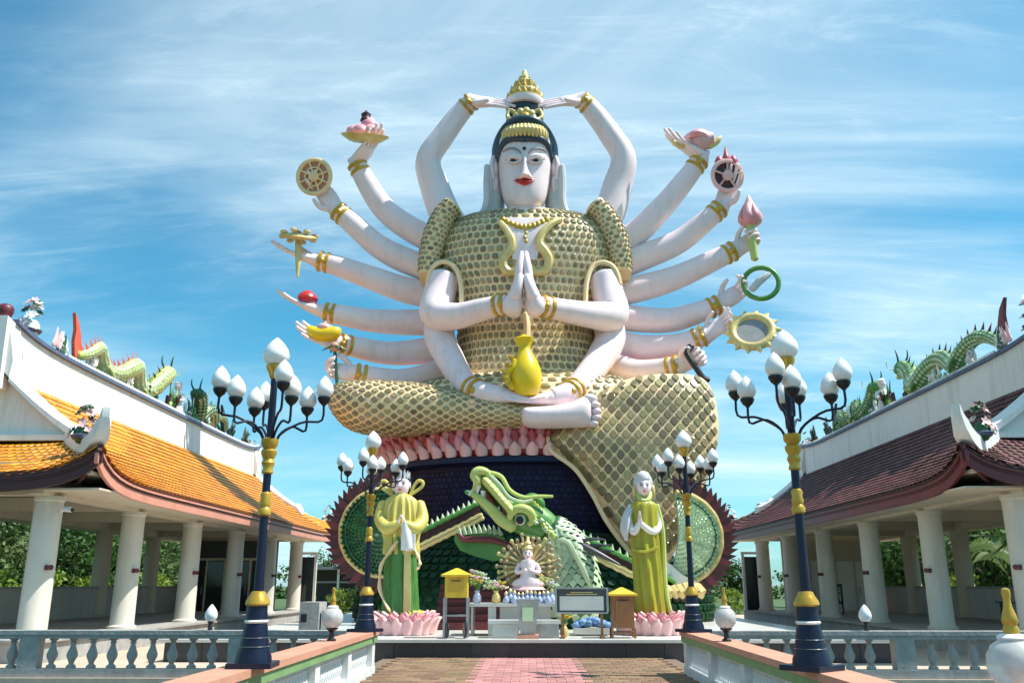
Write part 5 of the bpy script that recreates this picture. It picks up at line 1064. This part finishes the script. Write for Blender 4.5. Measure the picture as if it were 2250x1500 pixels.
for s in (-1, 1):
    q = hc + V((s * .25, .05, -.05)); MB().tube(smooth([q + V((s * .02, 0, -.25)), q + V((s * .38, 0, .0)), q + V((s * .42, 0, .16)), q + V((s * .28, 0, .2)), q + V((s * .14, 0, .02)), q + V((s * .05, 0, -.22))], 22), .055, 8).build('ribbon_loop', 'yellowrobe', a1)
    el = [at(882 + s * 40, 1104, D), at(882 + s * 46, 1140, D - .15), at(882 + s * 30, 1160, D - .45), at(882 + s * 9, 1150, D - .6)]; sl_ = MB().tube(smooth(el, 16), [.15, .16, .17, .18, .19, .2, .2, .2, .2, .2, .2, .19, .18, .16, .14, .12], 14).build('sleeve', 'yellowrobe', a1)
    hand(sl_, at(882 + s * 9, 1150, D - .62), V((-s * .3, -.2, .9)), V((-s, 0, 0)), .3, .25, s, .06, .03)
MB().tube(T([(892, 1150, D - .55), (895, 1180, D - .62), (898, 1205, D - .62)], 10), .16, 10).build('white_cuff', 'white', a1); MB().box(at(897, 1190, D - .62), (.42, .16, .5)).build('apron', 'white', a1, False)
MB().prism([at(x, y, D - .62) for x, y in ((888, 1200), (902, 1200), (902, 1342), (886, 1342))], (0, .08, 0)).build('front_panel', 'palegold', a1, 30)
for s, pth in ((-1, [(872, 1190), (850, 1220), (838, 1240), (834, 1270), (836, 1300), (850, 1330), (860, 1345)]), (1, [(905, 1195), (918, 1220), (922, 1240), (915, 1250)])): MB().tube(T([(x, y, D - .5) for x, y in pth], 24), [.10 + .03 * math.sin(i) for i in range(24)], 8, .5).build('sash', 'cream', a1)
for k in range(10): a = 6.28 * k / 10; MB().ell(V((pa.x + math.cos(a) * .55, pa.y + math.sin(a) * .5, pa.z + .03)), (.2, .16, .1), seg=8, rows=6).build('hem_fold', 'yellowrobe', a1)
# right: olive robe, white veil and sleeves, hands joined
a2 = thing('attendant_statue', 'attendant statue in an olive robe with white veil right of the altar', 'statue', pb, 'attendant statues beside the altar')
sk2 = Loft([arow(1100, 1398, 1432, D, .25), arow(1112, 1384, 1444, D, .36), arow(1150, 1386, 1446, D, .4), arow(1190, 1388, 1448, D, .42), arow(1240, 1392, 1452, D, .45), arow(1300, 1396, 1456, D, .5), arow(1345, 1398, 1460, D, .55)], 2.2); sk2.mesh(MB(), 60, 30, pleats(sk2, .04, 11)).build('robe', 'oliverobe', a2)
hc = at(1414, 1070, D); face(a2, hc, .3)
MB().ell(hc + V((0, .10, .14)), (.31, .3, .36), seg=16, rows=10).build('veil', 'veil', a2)
MB().lathe([(.2, 0), (.25, .05), (.24, .15), (.17, .26), (.05, .32)], hc + V((0, .02, .2)), 16).build('headdress', 'veil', a2); MB().tube(smooth([hc + V((-.2, 0, -.2)), hc + V((-.1, -.2, -.42)), hc + V((.1, -.2, -.42)), hc + V((.22, 0, -.15))], 12), .08, 8).build('scarf', 'lime', a2)
for s in (-1, 1): MB().ell(hc + V((s * .3, .0, -.12)), (.07, .1, .2), seg=8, rows=7).build('ear_ornament', 'palegold', a2)
for s in (-1, 1):
    el = [at(1414 + s * 26, 1112, D), at(1416 + s * 32, 1150, D - .1), at(1414 + s * 20, 1168, D - .35), at(1406 + s * 2, 1150, D - .55)]; b_ = MB().tube(smooth(el, 16), [.13, .13, .13, .13, .13, .12, .12, .12, .12, .11, .11, .1, .1, .09, .09, .08], 12).build('sleeve', 'white', a2)
    hand(b_, at(1406 + s * 2, 1150, D - .55), V((0, -.2, 1)), V((-s, 0, 0)), .34, .05, s, .06, .0)
MB().tube(T([(1388, 1112, D), (1378, 1130, D - .1), (1372, 1160, D - .2), (1376, 1185, D - .15)], 14), ramp([10, 12, 12, 5], 14), 10, .5).build('veil_fall', 'veil', a2); MB().tube(T([(1444, 1110, D), (1452, 1150, D), (1456, 1200, D + .1), (1460, 1290, D + .1), (1470, 1345, D + .1)], 20), ramp([8, 12, 13, 13, 14], 20), 10, .5).build('veil_fall', 'lime', a2)
MB().tube(T([(1388, 1205, D - .42), (1415, 1212, D - .46), (1445, 1202, D - .42)], 10), .05, 7).build('belt', 'oliverobe', a2)

# ================================================================== ALTAR AND DONATION BOXES
DA = 26.6
al = thing('altar_table', 'white marble altar table below the small many-armed statue', 'altar', at(1130, 1395, DA))
def bx(t, nm, m, x0, x1, y0, y1, d, dep): a, b = at(x0, y1, d), at(x1, y0, d); return MB().box(((a.x + b.x) / 2, d + dep / 2, (max(a.z, .37) + b.z) / 2), (b.x - a.x, dep, b.z - max(a.z, .37))).build(nm, m, t, 30)
bx(al, 'table_top', 'marble', 1028, 1226, 1325, 1332, DA, 1.6); bx(al, 'leg_panel', 'marble', 1072, 1090, 1332.5, 1410, DA + .1, 1.2); bx(al, 'leg_panel', 'marble', 1098, 1140, 1332.5, 1410, DA + .25, 1.1); bx(al, 'leg_panel', 'marble', 1172, 1210, 1332.5, 1410, DA + .2, 1.2); bx(al, 'leg_panel', 'marble', 1034, 1040, 1332.5, 1410, DA + .3, .9)
a3 = thing('altar_bench', 'low white marble bench in front of the altar table', 'bench', at(1130, 1400, DA - 1)); bx(a3, 'slab', 'marble', 1072, 1232, 1362, 1370, DA - .9, .7); bx(a3, 'support', 'marble', 1082, 1140, 1370.4, 1412, DA - .85, .6); bx(a3, 'support', 'stone', 1172, 1228, 1370.4, 1412, DA - .85, .6)
ur = thing('incense_urn', 'tapered stone incense urn standing before the altar table', 'urn', at(1160, 1402, DA - 1.4)); c = at(1160, 1402, DA - 1.4); c.z = .37
MB().box(c + V((0, 0, .06)), (.6, .5, .12)).build('foot', 'salmon', ur, False)
MB().loft([[c + V((a * w_, b * w_ * .8, z)) for a, b in ((-1, -1), (1, -1), (1, 1), (-1, 1))] for w_, z in ((.2, .12), (.22, .3), (.26, .6), (.30, .95), (.32, 1.0), (.32, 1.06))]).build('body', 'stone', ur, 30)
MB().box(c + V((0, -.27, .66)), (.3, .05, .36)).build('panel', 'palegreen', ur, False)
# small many-armed statue
s0 = at(1160, 1298, DA + .9); ss = thing('small_statue', 'small pale many-armed seated statue with golden halo of arms on the altar', 'statue', s0); k_ = mpp(DA + .9) * 1.02
bs = bx(ss, 'pedestal', 'darkmaroon', 1125, 1198, 1296, 1325, DA + .6, .7)
MB().lathe([(.50, 0), (.54, .05), (.46, .12), (.2, .14)], s0 + V((0, 0, .0)), 24, ey=.7).build('lotus_seat', 'palepink', ss)
MB().loft([[s0 + V((math.cos(a) * rx, math.sin(a) * .3, z)) for a in (6.2832 * i / 20 for i in range(20))] for rx, z in ((.42, .12), (.50, .2), (.44, .3), (.24, .4), (.2, .6), (.27, .8), (.2, .9), (.09, .94))]).build('body', 'skin', ss)
face(ss, s0 + V((0, -.04, 1.08)), .17); MB().lathe([(.15, 0), (.17, .06), (.1, .16), (.12, .22), (.05, .32), (.01, .42)], s0 + V((0, 0, 1.2)), 14).build('crown', 'palegold', ss)
for s in (-1, 1): MB().tube(smooth([s0 + V((s * .25, 0, .8)), s0 + V((s * .34, -.12, .55)), s0 + V((s * .05, -.3, .62))], 10), [.07, .07, .07, .07, .065, .06, .06, .055, .05, .05], 8).build('arm', 'skin', ss)
for ring, n_, rr_ in ((0, 17, .66), (1, 23, .86)):
    for k in range(n_):
        a = R(-32 + 244 * k / (n_ - 1)); o = V((math.cos(a), 0, math.sin(a))); c_ = s0 + V((0, .12 + .1 * ring, .72)); m_ = 'bronze' if (k + ring) % 3 else 'palegold'; rr_ = (.66, .86)[ring] * (.9 + .2 * random.random())
        MB().tube([c_ + o * .22, c_ + o * rr_ * .7 + V((0, -.05, 0)), c_ + o * rr_], [.05, .05, .04], 7).build('halo_arm', m_, ss); MB().ell(c_ + o * (rr_ + .04) + V((0, -.04, 0)), (.07, .05, .07), seg=7, rows=5).build('halo_hand', m_, ss)
MB().lathe([(.1, -.02), (.78, -.02), (.78, .02), (.1, .02)], s0 + V((0, .3, .72)), 28, V((0, -1, 0))).build('halo_disc', 'bronze', ss)
# vases, figurines, flowers on the altar
zt = at(1130, 1325, DA).z
vm = MB().lathe([(.06, 0), (.09, .04), (.10, .1), (.06, .18), (.035, .22), (.06, .27), (.03, .28)], seg=12).mesh('body', 'porcelain'); lm = MB().lathe([(.045, .27), (.05, .3), (.02, .34), (.005, .36)], seg=8).mesh('lid', 'palegold')
for k in range(12):
    x = at(1112 + 9.2 * k, 1325, DA + .2).x; y = DA + .22 + .18 * (k % 2); nth = ('first', 'second', 'third', 'fourth', 'fifth', 'sixth', 'seventh', 'eighth', 'ninth', 'tenth', 'eleventh', 'twelfth')[k]
    t = thing('porcelain_vase', f'{nth} blue and white porcelain vase from the left on the altar table', 'vase', (x, y, zt), 'porcelain vases on the altar'); s = .9 + .35 * random.random(); t.scale = (s, s, s)
    for me_, nm in ((vm, 'body'), (lm, 'lid')): o = bpy.data.objects.new(nm, me_); col.objects.link(o); o.parent = t
def bouquet(p, h, label, n=14, seed=0):
    rnd = random.Random(seed); p = V(p); t = thing('flower_vase', label, 'flower vase', p, 'flower vases around the altar')
    MB().lathe([(.08, 0), (.13, .08), (.12, .2), (.06, .3), (.09, .36)], p, 12).build('vase', 'porcelain' if seed % 2 else 'palegold', t)
    for k in range(n):
        a = rnd.uniform(0, 6.28); e = p + V((math.cos(a) * .28 * rnd.random(), math.sin(a) * .2 * rnd.random(), .36 + (h - .36) * rnd.uniform(.3, 1)))
        st_ = MB().tube([p + V((0, 0, .3)), (p + e) / 2 + V((0, 0, .2)), e], .012, 5).build('stem', 'green', t)
        mb = MB()
        for j in range(5): b = 6.28 * j / 5; q = V((math.cos(b) * .09, math.sin(b) * .06 - .03, math.sin(b * 2) * .04)); mb.add([e, e + q + V((.03, 0, .04)), e + q * 1.5, e + q + V((-.03, 0, -.04)), e + V((0, -.05, .02))], [(0, 1, 2, 3), (4, 1, 2), (4, 2, 3)])
        mb.build('blossom', ('white', 'palepink', 'lime', 'palegreen', 'yellow')[k % 5], st_, False)
bouquet((at(1048, 1325, DA + .3).x, DA + .35, zt), 1.0, 'tall flower vase at the left end of the altar table', 18, 1); bouquet((at(1090, 1325, DA + .3).x, DA + .3, zt), .6, 'short vase of pink blossoms on the left half of the altar', 14, 2)
bouquet((at(1208, 1325, DA + .6).x, DA + .5, zt), .7, 'flower vase at the right end of the altar table', 14, 3)
bouquet((at(1240, 1392, DA - .4).x, DA - .3, .37), .8, 'flower vase on the floor under the sign board', 14, 4)
# donation boxes
def donation(px, ytop, ybox, yfoot, hw, d, m, label, wheels):
    f = at(px, yfoot, d); z0 = .37; zb, zt_ = at(px, ybox, d).z, at(px, ytop + 14, d).z; x = f.x; r = hw * mpp(d); t = thing('donation_box', label, 'donation box', (x, d, z0), 'donation boxes beside the altar')
    b = MB().box((x, d, (zb + zt_) / 2), (2 * r * .86, 2 * r * .8, zt_ - zb)).build('box', m, t, False); MB().box((x, d - r * .8 - .012, (zb + zt_) / 2 + .04), (r * 1.2, .03, (zt_ - zb) * .6)).build('front_panel', 'gold' if wheels else 'wood', b, False); MB().box((x, d - r * .8 - .03, zt_ - .12), (r * .7, .02, .03)).build('slot', 'black', b, False)
    zz = at(px, ytop, d).z; q = [V((x + a * r * 1.15, d + c_ * r * 1.1, zt_)) for a, c_ in ((-1, -1), (1, -1), (1, 1), (-1, 1))]; MB().loft([q, [p - V((0, 0, -.05)) for p in q], [V((x + a * .03, d + c_ * .03, zz + .06)) for a, c_ in ((-1, -1), (1, -1), (1, 1), (-1, 1))]]).build('roof', 'yellow', t, False)
    for a in (-1, 1):
        for c_ in (-1, 1): MB().box((x + a * r * .88, d + c_ * r * .75, (z0 + zb) / 2), (.06, .06, zb - z0)).build('leg', 'steel' if wheels else 'wood', t, False)
    MB().box((x, d, z0 + .55 * (zb - z0)), (r * 1.7, r * 1.45, .04)).build('shelf', 'steel' if wheels else 'wood', t, False)
    if wheels:
        for a, c_ in ((-.6, -1.2), (.75, -1.2)): MB().lathe([(.06, -.03), (.2, -.035), (.22, 0), (.2, .035), (.06, .03)], (x + a * r, d + c_ * r, z0 + .22), 18, V((1, .25, 0))).build('wheel', 'black', t)
donation(1002, 1252, 1312, 1402, 28, 26.0, 'yellow', 'yellow donation box with pyramid roof on a wheeled steel stand', True)
donation(1369, 1294, 1378, 1404, 27, 26.0, 'wood', 'brown donation box with yellow pyramid roof on two wooden legs', False)
# sign board
sb = thing('sign_board', 'grey notice board on a wooden stand right of the altar', 'sign', at(1275, 1400, 25.8)); DB = 25.8
bx(sb, 'board', 'darkroom', 1222, 1334, 1292, 1345, DB, .06); fr = MB()
for (x0, x1, y0, y1) in ((1220, 1336, 1290, 1293), (1220, 1336, 1344, 1347), (1220, 1223, 1293, 1344), (1333, 1336, 1293, 1344)):
    a, b = at(x0, y1, DB), at(x1, y0, DB); fr.box(((a.x + b.x) / 2, DB, (a.z + b.z) / 2), (b.x - a.x, .1, b.z - a.z))
fr.build('frame', 'steel', sb, False)
for y, hw in ((1300, 24), (1304, 34)): bx(sb, 'printed_line', 'palegold', 1278 - hw, 1278 + hw, y, y + 1.6, DB - .012, .01)
pnl = bx(sb, 'poster', 'marble', 1230, 1326, 1309, 1340, DB - .014, .012)
for x in (1236, 1322): a = at(x, 1346, DB); MB().box((a.x, DB + .06, (a.z + .37) / 2), (.07, .07, a.z - .37)).build('leg', 'wood', sb, False); MB().box((a.x, DB + .06, .41), (.09, .7, .08)).build('foot', 'wood', sb, False)
# blue cloth heap on a low stand
bh = thing('offering_stand', 'low white stand heaped with blue cloth offerings behind the sign board', 'offering stand', at(1300, 1395, 26.9)); bx(bh, 'stand', 'marble', 1262, 1340, 1380, 1392, 26.8, .7)
for k in range(16): q = at(1268 + 4.4 * k, 1374 - 12 * math.sin((k + .5) / 16 * 3.14) * (1 if k % 2 else .5), 27.1 + .1 * (k % 3)); MB().ell(q, (.16, .14, .11), Matrix.Rotation(k * 1.3, 3, 'Z'), 9, 6).build('cloth_bundle', 'blue', bh)
wm = thing('work_box', 'grey stone box with dark opening beyond the left bridge railing', 'stone box', at(670, 1370, 21.5)); wm.location.z = -.12; D = 21.5
bx(wm, 'body', 'stone', 655, 702, 1322, 1390, D, .8); bx(wm, 'opening', 'black', 660, 674, 1348, 1366, D - .02, .1); bx(wm, 'side_box', 'marble', 704, 730, 1340, 1390, D + .1, .7)

# ================================================================== TREES, SHRUBS AND FAR THINGS
def leaves(mb, c, r, n, s, rnd, aspect=.55):
    nc = max(6, n // 45); cl = []
    for _ in range(nc):
        while True:
            v = V((rnd.uniform(-1, 1), rnd.uniform(-1, 1), rnd.uniform(-1, 1)))
            if .25 < v.length < 1: break
        cl.append((V((v.x * r[0], v.y * r[1], v.z * r[2])), rnd.uniform(.16, .34)))
    for k in range(n):
        b, q = cl[k % nc]; p = V(c) + b + V((rnd.gauss(0, q * r[0] * .55), rnd.gauss(0, q * r[1] * .55), rnd.gauss(0, q * r[2] * .5)))
        d = V((rnd.gauss(0, 1), rnd.gauss(0, 1), rnd.gauss(-.2, .8))).normalized(); e = d.cross(V((rnd.gauss(0, 1), rnd.gauss(0, 1), rnd.gauss(0, 1)))).normalized(); z = s * rnd.uniform(.6, 1.3)
        mb.add([p, p + d * z * .5 + e * z * aspect * .5, p + d * z, p + d * z * .5 - e * z * aspect * .5], [(0, 1, 2, 3)])
def make_tree(h, r, n, leafm, seed, s=.34):
    rnd = random.Random(seed); t = thing('broadleaf_tree', '', 'tree')
    mb = MB().tube(smooth([V((0, 0, -.1)), V((.1, .05, h * .25)), V((-.1, 0, h * .5)), V((.05, 0, h * .8))], 10), [.22, .2, .18, .17, .15, .13, .11, .09, .07, .04], 9)
    for k in range(6): a = 6.28 * k / 6 + rnd.random(); z = h * rnd.uniform(.3, .6); mb.tube(smooth([V((0, 0, z)), V((math.cos(a) * r * .4, math.sin(a) * r * .4, z + h * .15)), V((math.cos(a) * r * .8, math.sin(a) * r * .8, z + h * .22))], 6), [.1, .08, .06, .05, .035, .02], 6)
    mb.build('trunk', 'bark', t); mb = MB(); leaves(mb, (0, 0, h * .62), (r, r, h * .42), n, s, rnd); mb.build('crown', leafm, t, False); return t
def make_shrub(r, h, n, leafm, seed, s=.2):
    rnd = random.Random(seed); t = thing('leafy_shrub', '', 'shrub')
    mb = MB()
    for k in range(5): a = 6.28 * k / 5; mb.tube([V((0, 0, -.05)), V((math.cos(a) * r * .25, math.sin(a) * r * .25, h * .4)), V((math.cos(a) * r * .5, math.sin(a) * r * .5, h * .75))], [.04, .03, .015], 5)
    mb.build('stems', 'bark', t); mb = MB(); leaves(mb, (0, 0, h * .52), (r, r, h * .5), n, s, rnd, .6); mb.build('foliage', leafm, t, False); return t
def make_banana(h, seed):
    rnd = random.Random(seed); t = thing('banana_plant', '', 'plant')
    MB().lathe([(.16, -.05), (.13, h * .3), (.09, h * .55), (.03, h * .62)], seg=10).build('stem', 'lime', t)
    for k in range(11):
        a = 6.28 * k / 11 + rnd.uniform(-.3, .3); o = V((math.cos(a), math.sin(a), 0)); ln = h * rnd.uniform(.5, .8); rise = rnd.uniform(.5, 1.1); mb = MB(); side = V((-o.y, o.x, 0))
        sp_ = smooth([V((0, 0, h * .55)), o * ln * .3 + V((0, 0, h * .55 + ln * rise * .5)), o * ln * .65 + V((0, 0, h * .55 + ln * rise * .55)), o * ln + V((0, 0, h * .55 + ln * rise * .2))], 9)
        def lf_(u, v):
            i = min(int(v * 8), 7); p = sp_[i] + (sp_[i + 1] - sp_[i]) * (v * 8 - i); wd = ln * .14 * math.sin(min(v * 1.15, 1) * 3.0 + .08); return p + side * (u - .5) * 2 * wd + V((0, 0, abs(u - .5) * wd * 1.1))
        mb.sheet(lf_, 4, 12); mb.build('leaf', 'leafpale', t)
    return t
protos = [make_tree(7.5, 3.0, 3600, 'leaf', 1), make_tree(6.0, 2.6, 3200, 'leafpale', 2), make_tree(6.5, 2.7, 3200, 'leaf', 3, .42)]
shr = [make_shrub(1.15, 1.9, 1300, 'leafy', 4), make_shrub(1.2, 2.2, 1300, 'leaf', 5), make_shrub(1.0, 1.7, 1200, 'leafpale', 6)]
ban = make_banana(4.2, 7)
used = set()
def put(proto, p, rz, s, label, cat, group):
    o = proto if proto.name not in used else copy_tree(proto); used.add(proto.name); used.add(o.name)
    o.location = p; o.rotation_euler.z = rz; o.scale = (s, s, s); tag(o, label, cat, group); return o
rnd = random.Random(21); kind = ('dark green', 'pale green', 'broad leaved'); skind = ('yellow green', 'dark green', 'grey green')
tg_l, tg_r = 'trees behind the left pavilion', 'trees behind the right pavilion'
for k in range(16):
    i = k % 3; put(protos[i], (-27.5 - 3.2 * (k % 2), 32 + 3.3 * k, -.9), rnd.uniform(0, 6), rnd.uniform(1.0, 1.2), f'{kind[i]} tree, {ORD[k]} from the near end behind the orange roofed pavilion', 'tree', tg_l)
for k in range(16):
    i = (k + 1) % 3; put(protos[i], (26.5 + 3.2 * (k % 2), 32 + 3.3 * k, -.9), rnd.uniform(0, 6), rnd.uniform(1.0, 1.2), f'{kind[i]} tree, {ORD[k]} from the near end behind the maroon roofed pavilion', 'tree', tg_r)
for k in range(14):
    i = (0, 0, 1, 2)[k % 4]; put(shr[i], (-24.4 - .5 * (k % 3), 29.5 + 2.3 * k, -.1), rnd.uniform(0, 6), rnd.uniform(1.0, 1.35), f'{skind[i]} hedge shrub, {ORD[k]} from the near end behind the orange roofed pavilion', 'shrub', 'hedge shrubs behind the left pavilion')
for k in range(12):
    i = (1, 0, 1, 2)[k % 4]; put(shr[i], (22.8 + .6 * (k % 3), 28 + 2.2 * k, -.1), rnd.uniform(0, 6), rnd.uniform(.9, 1.2), f'{skind[i]} hedge shrub, {ORD[k]} from the near end behind the maroon roofed pavilion', 'shrub', 'hedge shrubs behind the right pavilion')
for k in range(6): put(ban, (22.4 + .8 * (k % 2), 32.4 + 2.3 * k, -.1), rnd.uniform(0, 6), rnd.uniform(.9, 1.1), f'big leaved banana plant, {ORD[k]} from the near end behind the maroon roofed pavilion', 'plant', 'banana plants behind the right pavilion')
for k, x in enumerate((-17.5, -14.4, -11, 11.5, 15, 18.5)):
    put(protos[k % 3], (x, 78 + 3 * (k % 2), -.1), rnd.uniform(0, 6), .62, f'{kind[k % 3]} far tree, {ORD[k % 3]} from the left beside the {"orange" if x < 0 else "maroon"} roofed pavilion', 'tree', f'far trees {"left" if x < 0 else "right"} of the throne, ' + kind[k % 3])
for k, x in enumerate((-15.6, -13.4, -11.6, 12, 14)):
    put(shr[(0, 0, 1)[k % 3]], (x, 62.5 + k % 2, -.1), rnd.uniform(0, 6), .8, f'{skind[(0, 0, 1)[k % 3]]} far shrub, {ORD[k % 3]} from the left beside the {"orange" if x < 0 else "maroon"} roofed pavilion', 'shrub', f'far shrubs {"left" if x < 0 else "right"}, ' + skind[(0, 0, 1)[k % 3]])
sh = thing('garden_shed', 'grey open shed far behind in the gap beside the orange roofed pavilion', 'shed', (-14, 68, -.1))
MB().box((-14, 68, 3.0), (5.5, 4, .2)).build('roof', 'grey', sh, False); MB().box((-14, 69.5, 1.4), (5.0, .2, 3.0)).build('back_wall', 'darkroom', sh, False)
for x in (-16.4, -14, -11.6): MB().box((x, 66.2, 1.4), (.15, .15, 3.0)).build('post', 'white', sh, False)
MB().box((-14, 66.2, 2.0), (4.9, .08, .12)).build('rail', 'grey', sh, False)
rn = random.Random(3); mb = MB()
for k in range(46): leaves(mb, (-150 + 6.6 * k, 128 + rn.uniform(-4, 8), 1.4), (5, 3, rn.uniform(2.0, 3.4)), 420, .7, rn)
o = stuff(mb.build('distant_woods', 'leaf', None, False)); tag(o, 'low green belt of woods far behind the temple', 'woods')
